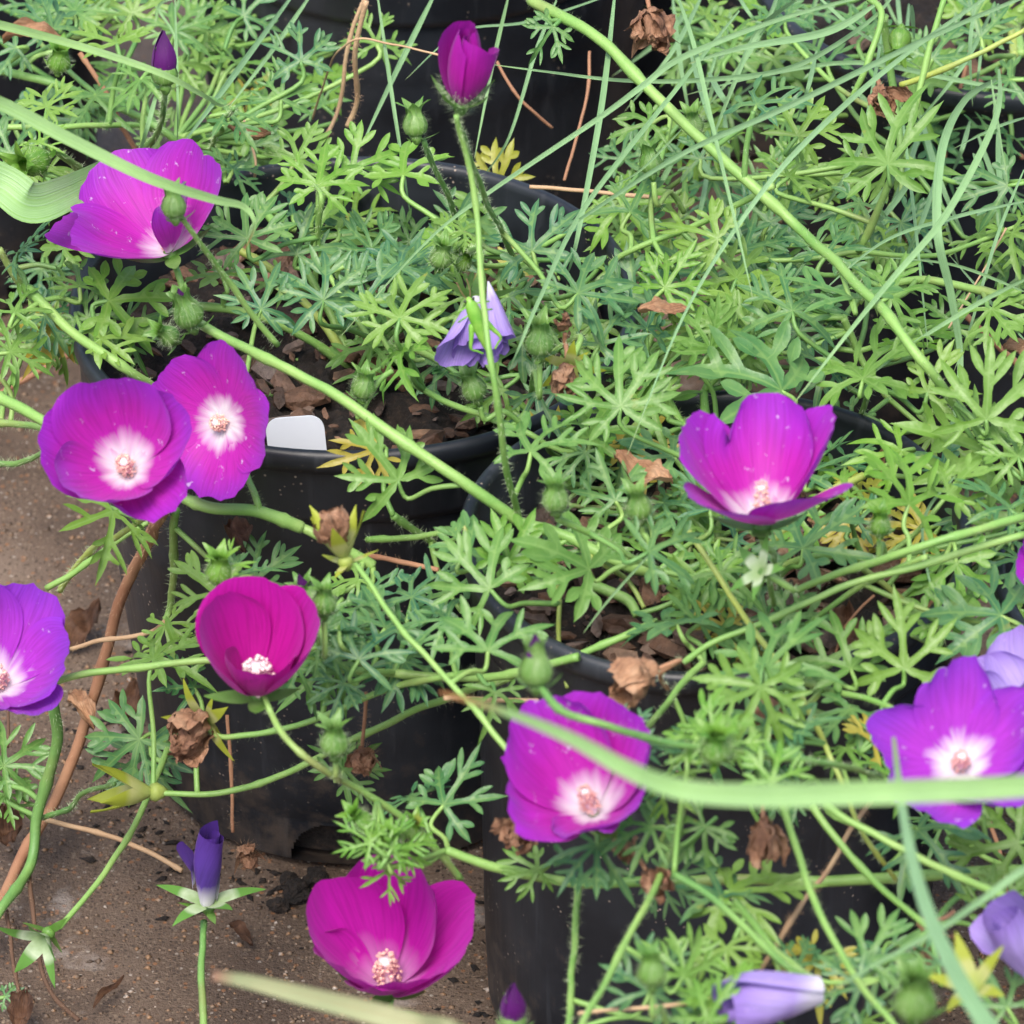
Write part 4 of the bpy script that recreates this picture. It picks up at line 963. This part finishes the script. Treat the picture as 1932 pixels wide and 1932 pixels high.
def lump(M, r, mat, seed, name, stretch):
    bm = bmesh.new(); bmesh.ops.create_icosphere(bm, subdivisions=4, radius=1.0); of = Vector((seed*1.7, seed*.3, 5))
    for v_ in bm.verts:
        q = v_.co.copy(); n1 = noise.noise(q*1.3+of); n2 = noise.noise(q*3.6+of); n3 = noise.noise(q*9+of)
        v_.co = q*(0.9+.45*n1+.22*n2+.10*n3); v_.co.z *= stretch
    me = bpy.data.meshes.new(name); bm.to_mesh(me); bm.free(); me.materials.append(mat)
    me.transform(Matrix.Scale(r, 4))
    return put(name, me, None, M)
def rolled(root, M, L, r, mat, seed, turns=2.3, hood=True):
    vs, fs, uv = [], [], []; ns, nt_ = 26, 64; rg = random.Random(seed)
    for i in range(ns+1):
        s = i/ns; rad = r*(.55+.55*math.sin(min(1, s*1.25)*math.pi/2))*(1-.18*max(0, s-.6)/.4)
        for j in range(nt_+1):
            t = j/nt_; a = t*turns*2*math.pi+s*1.3; rr = rad*(1-.62*t)*(1+.06*math.sin(3*a+s*5))
            z = L*s*(1+.10*(1-t)*math.sin(a*.5+1))
            vs.append(Vector((rr*math.cos(a)+.12*L*s*s, rr*math.sin(a), z+.02*L*noise.noise(Vector((t*8, s*3, seed)))*s))); uv.append((t, s))
    for i in range(ns):
        for j in range(nt_):
            a = i*(nt_+1)+j; fs.append((a, a+1, a+nt_+2, a+nt_+1))
    put('rolled_petals', mesh('rolled_petals', vs, fs, mat, True, uv), root, M)
    if hood:
        pr = lambda s: (r*(.9+1.5*max(0, s-.45)), L*(.25+.62*s))
        v2, f2, u2 = lobe(pr, lambda s: r*(.35+.55*s), R(175), 14, 9, .35, 0, r*.16, seed)
        put('petal', mesh('petal', v2, f2, mat, True, u2), root, M)
o, M, L = seed_head(392, 1706, 5.8, 98, 58, 92, 'A', CALOPEN, (60, 82), 'rolled dark violet spent flower standing over the paving', 18)
rolled(o, M, L*1.62, L*.30, PETV, 3)
seed_head(88, 1765, 4.6, 92, 50, 235, 'A', CALOPEN, (40, 68), 'green star-shaped empty calyx hanging over the paving', 0)
seed_head(285, 1494, 8, 125, 72, 178, 'A', CALYEL, (30, 22), 'yellow open calyx over the pot foot', 50, bracts=False)
o, M, L = seed_head(650, 1052, 20, 105, 66, 105, 'B', CALYEL, (35, 22), 'yellow calyx holding a shrivelled brown flower', 10, None, (.55, .32, DRY))
o, M, L = seed_head(385, 1358, 12.2, 88, 55, 225, 'B', CALYEL, (70, 95), 'yellow calyx with crumpled brown petals', 20, None, (.42, .52, DRY))
seed_head(1075, 690, 20, 70, 40, 250, 'A', CALYEL, (65, 90), 'small yellow calyx with brown dried centre', 0, (1020, 690, 17), (.5, .42, DRY))
seed_head(1436, 1078, 22, 72, 48, 150, 'B', CALOPEN, (62, 80), 'pale green empty calyx under the notched flower', 0, (1460, 1140, 18))
seed_head(1835, 1868, 21, 104, 45, 110, 'F', CALYEL, (40, 55), 'yellow star-shaped calyx beside the violet wilted petals', 40, (1850, 1960, 18), None, 5, False)
# violet spent flowers
o, M, L = seed_head(1548, 1868, 19, 55, 78, 190, 'B', CALOPEN, (30, 10), 'rolled pale violet spent flower at the end of its stalk', 10, None, None, 5, False)
rolled(o, M, L*3.5, L*1.05, PETL, 8, 1.8, True)
o, M, L = seed_head(1980, 1850, 17, 60, 70, 130, 'F', CALOPEN, (40, 30), 'large violet wilted flower beside the yellow calyx', 0, None, None, 5, False)
rolled(o, M, L*3.0, L*.9, PETL, 14, 1.7, True)
# lavender wilted flower that carries the insect
p = P(900, 560, 21.5); m = pxm(p); ax = axis_of(68, 265); M = frame(p, ax, UP)
o = receptacle('flower', PL['A'], M, 14*m); o['label'] = 'wilted lavender flower with drooping crumpled petals'
for k, (ph, Lp, a0, a1, wd, rp) in enumerate(((200, 140, 30, 14, .42, .10), (255, 125, 22, 8, .34, .12), (332, 140, 25, 5, .26, .12), (20, 120, 20, -5, .3, .1), (120, 110, 20, 5, .35, .1))):
    Lq = Lp*m; pr = curve_prof(Lq, a0, a1, 8*m, 0)
    hw = lambda s, Lq=Lq, wd=wd: Lq*(.07+wd*math.sin(min(1, s/.8)*math.pi/2))
    vs, fs, uv = lobe(pr, hw, R(ph), 22, 15, .2, 0, Lq*rp, 900+k, 1, None, Lq*.08)
    put('petal', mesh('petal', vs, fs, PETL, True, uv), o, M)
p2 = P(921, 531, 22.2); M2 = frame(p2, axis_of(72, 284), UP); Lq = 150*m
for k, ph in enumerate((200, 320, 80)):
    vs, fs, uv = lobe(curve_prof(Lq*(1-.08*k), 16, 2, 1.5*m, 0), lambda s: Lq*(.02+.20*math.sin(min(1, s*1.1)*math.pi/2)), R(ph), 24, 11, .15, 0, Lq*.10, 77+k, 1, None, Lq*.05)
    put('petal', mesh('petal', vs, fs, PETL, True, uv), o, M2)
sepal_set(o, M, 75*m, SEPAL, 95, 130, 5, .2, 6*m, 21, 0, True, 'sepal', 0)
pedicel(PL['A'], p-ax*14*m, ax, (880, 480, 18), 12)

# brown shrivelled heads hanging on the plants
def dry_head(u, v, z, r, key, mat, tilt=60, psi=270, sep=True, fuzz=False, stretch=1.2, to=None):
    p = P(u, v, z); m = pxm(p); ax = axis_of(tilt, psi); M = frame(p, ax, UP); sd = int(u+v)
    o = crumpled(PL[key], M, r*m, mat, sd, 'dry_head', stretch)
    if sep: sepal_set(o, M, r*1.7*m, mat, 40, 30, 5, .2, r*.3*m, sd, .4, True, 'dry_sepal', -r*.6*m, 22)
    if fuzz: hair_ball(o, M, [Vector((0, 0, r*m*f)) for f in (-.8, -.3, .2, .7, 1.1)], [r*m*.7]*5, 240, .0028, sd, HAIRB)
    if to: pedicel(PL[key], p-ax*r*m*.8, ax, to, 9, STEMB)
for a in ((975, 1568, 16, 34, 'B', DRY, 30, 230, True, False, 1.1, (1010, 1500, 16)), (1230, 1662, 17, 34, 'B', DRY, 40, 300, False, False, 1.0, (1195, 1610, 17)), (1440, 1580, 18, 36, 'B', DRY, 70, 270, True, False, 1.5, (1440, 1500, 20)),
          (688, 1430, 11, 30, 'A', DRY, 70, 270, True, True, 1.0, None), (465, 1612, 5, 26, 'A', DRY, 60, 300, True, True, 1.0, None), (1232, 50, 22, 44, 'G', DRY, 60, 280, True, False, 1.2, (1215, -40, 22)),
          (1665, 182, 21, 30, 'D', DRY, 40, 280, False, False, 1.1, (1690, 240, 20)), (1200, 1278, 20, 42, 'B', DRYP, 60, 200, True, False, 1.4, (1260, 1300, 18)), (1445, 1345, 17, 38, 'B', DRY, 60, 280, True, False, 1.2, (1420, 1290, 18)),
          (1180, 1600, 17, 22, 'B', DRYP, 40, 200, False, False, 1.0, (1200, 1580, 17)), (1765, 1790, 15, 40, 'F', DRY, 60, 300, False, False, 1.4, (1800, 1720, 15)), (1066, 610, 20.5, 18, 'A', DRY, 60, 90, False, False, 1.1, (1070, 690, 20))):
    dry_head(*a)

# small curled dead leaves, each lying loose: things of their own
def curled(u, v, z, L, W, rot, mat, label, seed, group=None, curl=1.2, tilt=0.5):
    p = P(u, v, z); m = pxm(p); rg = random.Random(seed); vs, fs, uv = [], [], []; ns, nt_ = 14, 8
    for i in range(ns+1):
        s = i/ns; w_ = W*math.sin(math.pi*min(1, .06+s*.93))**.8*(1+.35*noise.noise(Vector((s*6, seed, 1))))
        for j in range(nt_+1):
            t = -1+2*j/nt_; q = Vector((L*(s-.5), w_*math.sin(t*curl)/curl, w_*(1-math.cos(t*curl))/curl+L*.14*math.sin(s*5+seed)+W*.9*noise.noise(Vector((s*3.5, t*1.6, seed)))+W*.35*noise.noise(Vector((s*9, t*4, seed)))))
            vs.append(q*m); uv.append((j/nt_, s))
    for i in range(ns):
        for j in range(nt_):
            a = i*(nt_+1)+j; fs.append((a, a+1, a+nt_+2, a+nt_+1))
    n = (-FW*tilt+Vector((0, 0, 1-tilt*.5))).normalized(); d_ = RT*math.cos(R(rot))+UP*math.sin(R(rot)); hd = d_-FW*(d_.dot(n)/FW.dot(n))
    x = hd.normalized(); y = n.cross(x)
    M = Matrix((x, y, n)).transposed().to_4x4(); M.translation = p
    return tag(put('dead_leaf', mesh('dead_leaf', vs, fs, mat, True, uv), None, M), label, 'leaf', group)
curled(1215, 890, 18.5, 130, 38, 330, DRYP, 'tan curled dead leaf lying on the foliage by the cupped notched flower', 3)
curled(155, 1335, 5.5, 95, 26, 305, DRYP, 'tan split dead leaf caught on the brown runner', 5)
curled(62, 66, 20, 115, 26, 8, DRYP, 'tan curled dead leaf under the strap leaf', 6, None, 1.6)
curled(1252, 582, 20, 100, 22, 10, DRYP, 'pale tan dry leaf tips among the green leaves beside the dried yellow calyx', 7)
curled(12, 1560, 1.4, 90, 40, 100, DRYD, 'dark brown dead leaf on the paving by the brown runner', 8)
curled(150, 1180, 0.9, 110, 40, 40, DRYD, 'wet dark brown dead leaf on the paving below the open flowers', 9)
curled(40, 1905, 0.9, 75, 32, 80, DRYD, 'brown dry seed pod leaf at the end of a dark dead stem', 10)
curled(455, 1760, 0.5, 65, 16, 320, DRYD, 'small shaggy brown debris on the paving beside the violet spent flower', 12)
curled(205, 1870, 0.6, 95, 10, 50, DRYD, 'thin dark dead leaf blade lying on bare paving', 13)
curled(1920, 655, 18, 60, 25, 20, DRYP, 'pale tan dry leaf at the foot of the grass clump', 14)
curled(240, 1330, 0.8, 90, 34, 70, DRYD, 'brown dead leaf on the paving against the foot of the pot', 15)
curled(1600, 1185, 15.5, 110, 46, 270, DRYD, 'dark brown crinkled dead leaf lying on the potting mix', 16)
curled(450, 1010, 14.6, 90, 34, 290, DRYD, 'brown withered leaf hanging on the wall of the white tag pot', 17)
curled(1690, 870, 15.6, 120, 30, 30, DRY, 'brown withered leaf beneath the green leaves over the potting mix', 18)
curled(1770, 1140, 15.2, 120, 14, 30, DRYP, 'tan straw-like dry leaf lying across the potting mix', 19)
curled(720, 700, 15.2, 80, 30, 350, DRY, 'brown dry leaf on the potting mix near the lavender wilted flower', 20)
curled(470, 250, 19, 85, 15, 350, DRYP, 'pale withered leaf tip above the back rim of the white tag pot', 21)

# crumbs of potting mix and leaf litter washed out round the pot feet, beyond counting
rng = random.Random(5); vs = []; fs = []
for _ in range(900):
    a = rng.uniform(math.pi*.75, math.pi*2.1); key = 'A' if rng.random() < .75 else 'B'; c, sc = POT[key]; rr = POTR[key][1]*1.03*sc+abs(rng.gauss(0, .014))
    s_ = .0003+.0016*rng.random()**4; q = Vector((c.x+rr*math.cos(a), c.y+rr*math.sin(a), s_*.3)); b0 = len(vs); an = rng.random()*6.28
    for (x, y, z) in ((1, 0, 0), (-1, 0, 0), (0, 1, 0), (0, -1, 0), (0, 0, 1), (0, 0, -1)):
        x *= s_*rng.uniform(.8, 2.2); y *= s_*rng.uniform(.5, 1); z *= s_*.5
        vs.append((q.x+x*math.cos(an)-y*math.sin(an), q.y+x*math.sin(an)+y*math.cos(an), q.z+z))
    fs += [tuple(b0+i for i in f) for f in oct_f]
tag(put('soil_crumbs', mesh('soil_crumbs', vs, fs, SOIL)), 'dark crumbs of potting mix washed out round the pot feet', 'soil', kind='stuff')
# fallen clods below the drain hole
for i, (u, v, r) in enumerate(((560, 1668, 34), (598, 1640, 28), (525, 1690, 22), (630, 1660, 24), (545, 1640, 18))):
    p = P(u, v, .5); m = pxm(p)
    o = lump(Matrix.Translation((p.x, p.y, r*m*.4)), r*m*.95, SOIL, 40+i, 'soil_clod', .7)
    tag(o, ('largest black soil lump on the paving below the drain hole', 'black soil lump right at the mouth of the drain hole', 'small black soil lump lying farthest from the drain hole', 'black soil lump between the drain hole and the magenta cup flower', 'smallest black soil lump at the foot of the pot')[i], 'soil lump', 'soil lumps below the drain hole')

# ------------------------------------------------------------------ grass
def blade(root, pts, wpx, mat=GRASS, tip=1.0, twist=None, base=0.35, peak=0.35, name='blade', cup=0.28):
    p3 = catmull([P(*q) for q in pts], 8); n = len(p3); vs, fs, uv = [], [], []
    m = pxm(p3[n//2]); tw = lrng.uniform(-.5, .5) if twist is None else twist
    for i, q in enumerate(p3):
        s = i/(n-1); t = (p3[min(i+1, n-1)]-p3[max(i-1, 0)]).normalized()
        side = t.cross(CAM-q).normalized(); nn = side.cross(t).normalized()
        if nn.dot(CAM-q) < 0: nn = -nn
        an = tw*math.sin(s*2.2+tw*5); sd = side*math.cos(an)+nn*math.sin(an); n2 = nn*math.cos(an)-side*math.sin(an)
        if s < peak: f = base+(1-base)*math.sin(s/peak*math.pi/2)
        else: f = 1-tip*((s-peak)/(1-peak))**1.5
        h = .5*wpx*m*max(f, .03)
        for k, x in enumerate((-1, -.5, 0, .5, 1)):
            vs.append(q+sd*(h*x)-n2*(h*cup*(1-x*x))); uv.append(((x+1)/2, s))
    for i in range(n-1):
        for k in range(4):
            a = i*5+k; fs.append((a, a+1, a+6, a+5))
    return put(name, mesh(name, vs, fs, mat, True, uv), root)
gl = P(-420, 500, 0)
gL = tag(empty('grass_clump', gl), 'broad light green strap leaves reaching over the magenta flower', 'grass')
blade(gL, [(-420, 500, 4), (-300, 200, 22), (-100, 25, 28), (0, 47, 27.5), (150, 87, 26.5), (300, 137, 26), (380, 178, 25), (420, 200, 24), (445, 185, 24)], 17, GRASSL, 1, 0)
blade(gL, [(-420, 510, 4), (-300, 240, 24), (-140, 150, 31), (0, 195, 30), (130, 262, 29), (280, 335, 28), (400, 375, 27), (460, 390, 26.5), (480, 425, 26), (460, 475, 25)], 26, GRASSL, 1, 0, .4, .35)
blade(gL, [(-420, 520, 4), (-300, 380, 20), (-120, 300, 23), (0, 345, 22.5), (60, 382, 22), (130, 362, 21.5), (230, 310, 20), (290, 288, 18)], 80, GRASSL, .8, .25, .3, .55)
gr = P(1690, -60, 14)
gR = tag(empty('grass_clump', gr), 'blue green grass clump with long thin arching blades crossing the foliage', 'grass')
g0 = (1690, -60, 15)
GB = [
 ([(560, -20, 20), (450, 130, 20), (395, 205, 20), (342, 275, 20)], 16), ([(590, -15, 20), (510, 100, 19), (430, 205, 18)], 12), ([(822, -15, 20), (750, 130, 19), (681, 277, 18)], 15),
 ([(712, -10, 22), (735, 150, 20), (758, 300, 18), (775, 410, 16)], 11), ([(1160, -10, 24), (1135, 200, 23), (1090, 445, 21), (1070, 520, 19)], 16),
 ([(1640, -10, 27), (1460, 40, 26.5), (1288, 108, 26), (1211, 163, 25.5), (1124, 227, 25), (917, 367, 23.5), (804, 457, 22), (644, 633, 19)], 16),
 ([(1395, 20, 24), (1288, 153, 24), (1104, 390, 23), (1020, 560, 22.5), (984, 644, 22), (960, 700, 21)], 13),
 ([(1270, -30, 26), (1308, 80, 26), (1345, 240, 25), (1390, 430, 23.5), (1420, 560, 22)], 12), ([(1990, -30, 28), (1755, 70, 27.5), (1488, 200, 26.5), (1288, 290, 25.5), (1100, 410, 23), (1060, 440, 22)], 17),
 ([(1990, -90, 28), (1721, 93, 26.5), (1521, 267, 25), (1398, 417, 23.5), (1288, 600, 22), (1184, 857, 20)], 14), ([(1885, 130, 24), (1878, 225, 24.5), (1788, 400, 23.5), (1680, 530, 22.5), (1588, 644, 22), (1495, 765, 20.5)], 18),
 ([(1880, 150, 22), (1820, 190, 23), (1778, 280, 23), (1768, 430, 22), (1795, 560, 20), (1812, 690, 18), (1790, 830, 17), (1755, 925, 16)], 24), ([(1700, 200, 20), (1728, 433, 19), (1751, 660, 17)], 9),
 ([(930, 122, 22), (1030, 135, 22), (1180, 152, 22.5), (1340, 150, 23), (1500, 125, 23), (1640, 40, 23), (1700, -30, 23)][::-1], 14), ([(1870, 150, 24), (1885, 250, 23), (1898, 325, 22)], 8),
 ([(1932, 175, 20), (1800, 150, 20), (1620, 118, 20), (1450, 140, 20), (1290, 180, 19)], 13), ([(1932, 380, 22), (1800, 410, 21), (1660, 460, 20), (1520, 580, 18)], 10), ([(1950, 520, 22), (1850, 570, 21), (1720, 650, 20), (1600, 740, 18)], 12),
 ([(1940, 220, 21), (1880, 240, 21), (1800, 280, 20)], 8), ([(1650, 10, 24), (1560, 60, 23.5), (1400, 90, 23), (1300, 120, 22)], 20), ([(1500, 0, 24), (1430, 60, 22), (1380, 170, 21), (1330, 300, 19)], 16),
 ([(1050, 0, 21), (1010, 100, 20), (960, 260, 18), (905, 340, 16)], 10), ([(960, -10, 22), (930, 120, 20), (895, 300, 18)], 10), ([(1932, 320, 20), (1880, 450, 19), (1830, 620, 18), (1800, 700, 17)], 9),
 ([(1840, 10, 22), (1830, 90, 21), (1835, 200, 19)], 10), ([(1720, 10, 22), (1725, 75, 20)], 12), ([(1932, 550, 20), (1800, 500, 19), (1660, 485, 18)], 8),
 ([(1540, -10, 22), (1620, 60, 21), (1740, 130, 19)], 10), ([(385, -10, 20), (300, 10, 19), (330, 90, 18), (250, 240, 16)], 7), ([(330, -10, 21), (335, 180, 20), (335, 270, 18)], 7), ([(300, 160, 20), (275, 250, 19), (260, 300, 17)], 12),
 ([(1180, -20, 22), (1000, 40, 21), (870, 60, 20), (765, 150, 19)], 7), ([(1560, 440, 18), (1470, 560, 17)], 8), ([(1932, 640, 19), (1860, 560, 18), (1790, 480, 17)], 9),
 ([(1290, 240, 22), (1210, 320, 21), (1155, 350, 20)], 6), ([(1100, 1195, 18), (1150, 1130, 19), (1240, 1030, 20)][::-1], 8), ([(200, 540, 18), (190, 600, 17), (178, 690, 16)], 5), ([(1785, 1220, 17), (1740, 1000, 18), (1800, 900, 19)][::-1], 9),
]
for pts, wd in GB: blade(gR, pts, wd*.76, GRASS, 0.9)
brg = random.Random(21)
for i in range(42):        # shorter blades deep in the clump
    u = brg.uniform(1250, 1960); v = brg.uniform(-40, 330); dx = brg.uniform(-170, 120); dv = brg.uniform(60, 260); z = brg.uniform(14, 20)
    blade(gR, [(u, v, z), (u+dx*.4, v+dv*.5, z+.5), (u+dx, v+dv, z-1.5)], brg.uniform(6, 13), GRASS, .95)
gF = tag(empty('grass_clump', P(2450, 1900, 0)), 'pair of broad out-of-focus light green grass blades crossing the purple flower', 'grass')
blade(gF, [(2450, 1900, 3), (2300, 1560, 26), (2100, 1455, 36), (1932, 1483, 37), (1600, 1497, 37), (1400, 1500, 37), (1280, 1488, 37), (1180, 1450, 36.5), (1080, 1395, 36), (960, 1345, 35), (830, 1305, 33)], 46, GRASSL, .85, 0, .6, .45)
blade(gF, [(2450, 1960, 3), (2200, 2100, 22), (1960, 2080, 29), (1870, 1945, 29), (1800, 1830, 29), (1740, 1690, 28.5), (1705, 1540, 28), (1686, 1390, 27)], 36, GRASS, .8, 0, .6, .45)
blade(gF, [(2450, 1900, 3), (2200, 1600, 20), (1980, 1620, 24), (1850, 1700, 24), (1770, 1755, 24), (1650, 1820, 23), (1560, 1875, 22)], 15, GRASS, .8, 0)
gD = tag(empty('grass_clump', P(1150, 2250, 0)), 'out-of-focus brown grass blade arching low over the paving', 'grass')
blade(gD, [(1150, 2250, 3), (1020, 2080, 22), (880, 1960, 29), (780, 1932, 29), (680, 1905, 29), (560, 1875, 28.5), (470, 1852, 28), (400, 1840, 27.5)], 44, GRASSB, .6, 0, .6, .4)

# ------------------------------------------------------------------ white tag
p = P(566, 838, 15.6); wv = .0162/2
out = []
W_, H_, rc = 0.0086, 0.030, 0.0042
for (cx, cz, a0) in ((W_-rc, H_-rc, 0), (-(W_-rc), H_-rc, 90)):
    for i in range(7):
        a = R(a0+i*15); out.append((cx+rc*math.cos(a), cz+rc*math.sin(a)))
out += [(-W_, -.035), (0, -.05), (W_, -.035)]
vs = [Vector((x, -.0003, z)) for x, z in out]+[Vector((x, .0003, z)) for x, z in out]; n = len(out)
fs = [tuple(range(n)), tuple(range(2*n-1, n-1, -1))]+[(i, i+n, (i+1) % n+n, (i+1) % n) for i in range(n)]
tag(put('plant_tag', mesh('plant_tag', vs, fs, TAG, False), None, Matrix.Translation(P(571, 833, 15.0) + Vector((0, -.0015, -.0232))) @ Matrix.Rotation(R(-5), 4, 'Y') @ Matrix.Rotation(R(-10), 4, 'X')), 'blank white plastic plant tag with rounded corners inside the pot rim', 'plant tag')

# ------------------------------------------------------------------ grasshopper on the wilted flower
hd_, tl_ = P(884, 563, 24.2), P(925, 668, 22.6)
m = pxm(hd_); root = tag(empty('grasshopper', tl_), 'slender green grasshopper clinging head-up to the wilted lavender flower', 'insect')
pts = [hd_.lerp(tl_, f) for f in (-.02, .03, .10, .18, .26, .4, .55, .7, .85, .96, 1.0)]
vs, fs = tube_data(pts, [m*x for x in (3, 8, 11, 13, 14, 14, 13, 11, 8, 5, 2)], 12)
body = put('body', mesh('body', vs, fs, BUG), root)
sd = (tl_-hd_).cross(CAM-hd_).normalized()
for s in (-1, 1):
    e = hd_.lerp(tl_, .03)+sd*(s*8*m)+(CAM-hd_).normalized()*6*m
    bm = bmesh.new(); bmesh.ops.create_icosphere(bm, subdivisions=2, radius=3.2*m); me = bpy.data.meshes.new('eye'); bm.to_mesh(me); bm.free(); me.materials.append(BUGD)
    put('eye', me, body, Matrix.Translation(e))
    a = [hd_+sd*(s*3*m), hd_.lerp(tl_, -.12)+sd*(s*8*m), hd_.lerp(tl_, -.32)+sd*(s*10*m)]
    put('antenna', mesh('antenna', *tube_data(catmull(a, 5), [m*.8]*11, 5), DRY), root)
    # folded hind leg and the short walking legs
    b = hd_.lerp(tl_, .42)+sd*(s*12*m); kn = hd_.lerp(tl_, .80)+sd*(s*30*m)+(CAM-hd_).normalized()*4*m; ft = hd_.lerp(tl_, .95)+sd*(s*12*m)
    put('hind_leg', mesh('hind_leg', *tube_data(catmull([b, b.lerp(kn, .5), kn, kn.lerp(ft, .5), ft], 4), [m*x for x in (5, 6, 6, 5.5, 5, 4.5, 4, 3.5, 3, 2, 2, 2, 2, 2, 2, 2, 2)], 7), BUG), root)
    for f0 in (.12, .26):
        b = hd_.lerp(tl_, f0)+sd*(s*10*m); e = hd_.lerp(tl_, f0+.05)+sd*(s*34*m)-(CAM-hd_).normalized()*8*m; k2 = b.lerp(e, .5)+(CAM-hd_).normalized()*9*m
        put('leg', mesh('leg', *tube_data(catmull([b, k2, e], 4), [m*1.8]*9, 5), BUG), root)
wing = [hd_.lerp(tl_, f)+(CAM-hd_).normalized()*(13*m) for f in (.22, .4, .6, .8, .98)]
print('objects', len(bpy.data.objects))
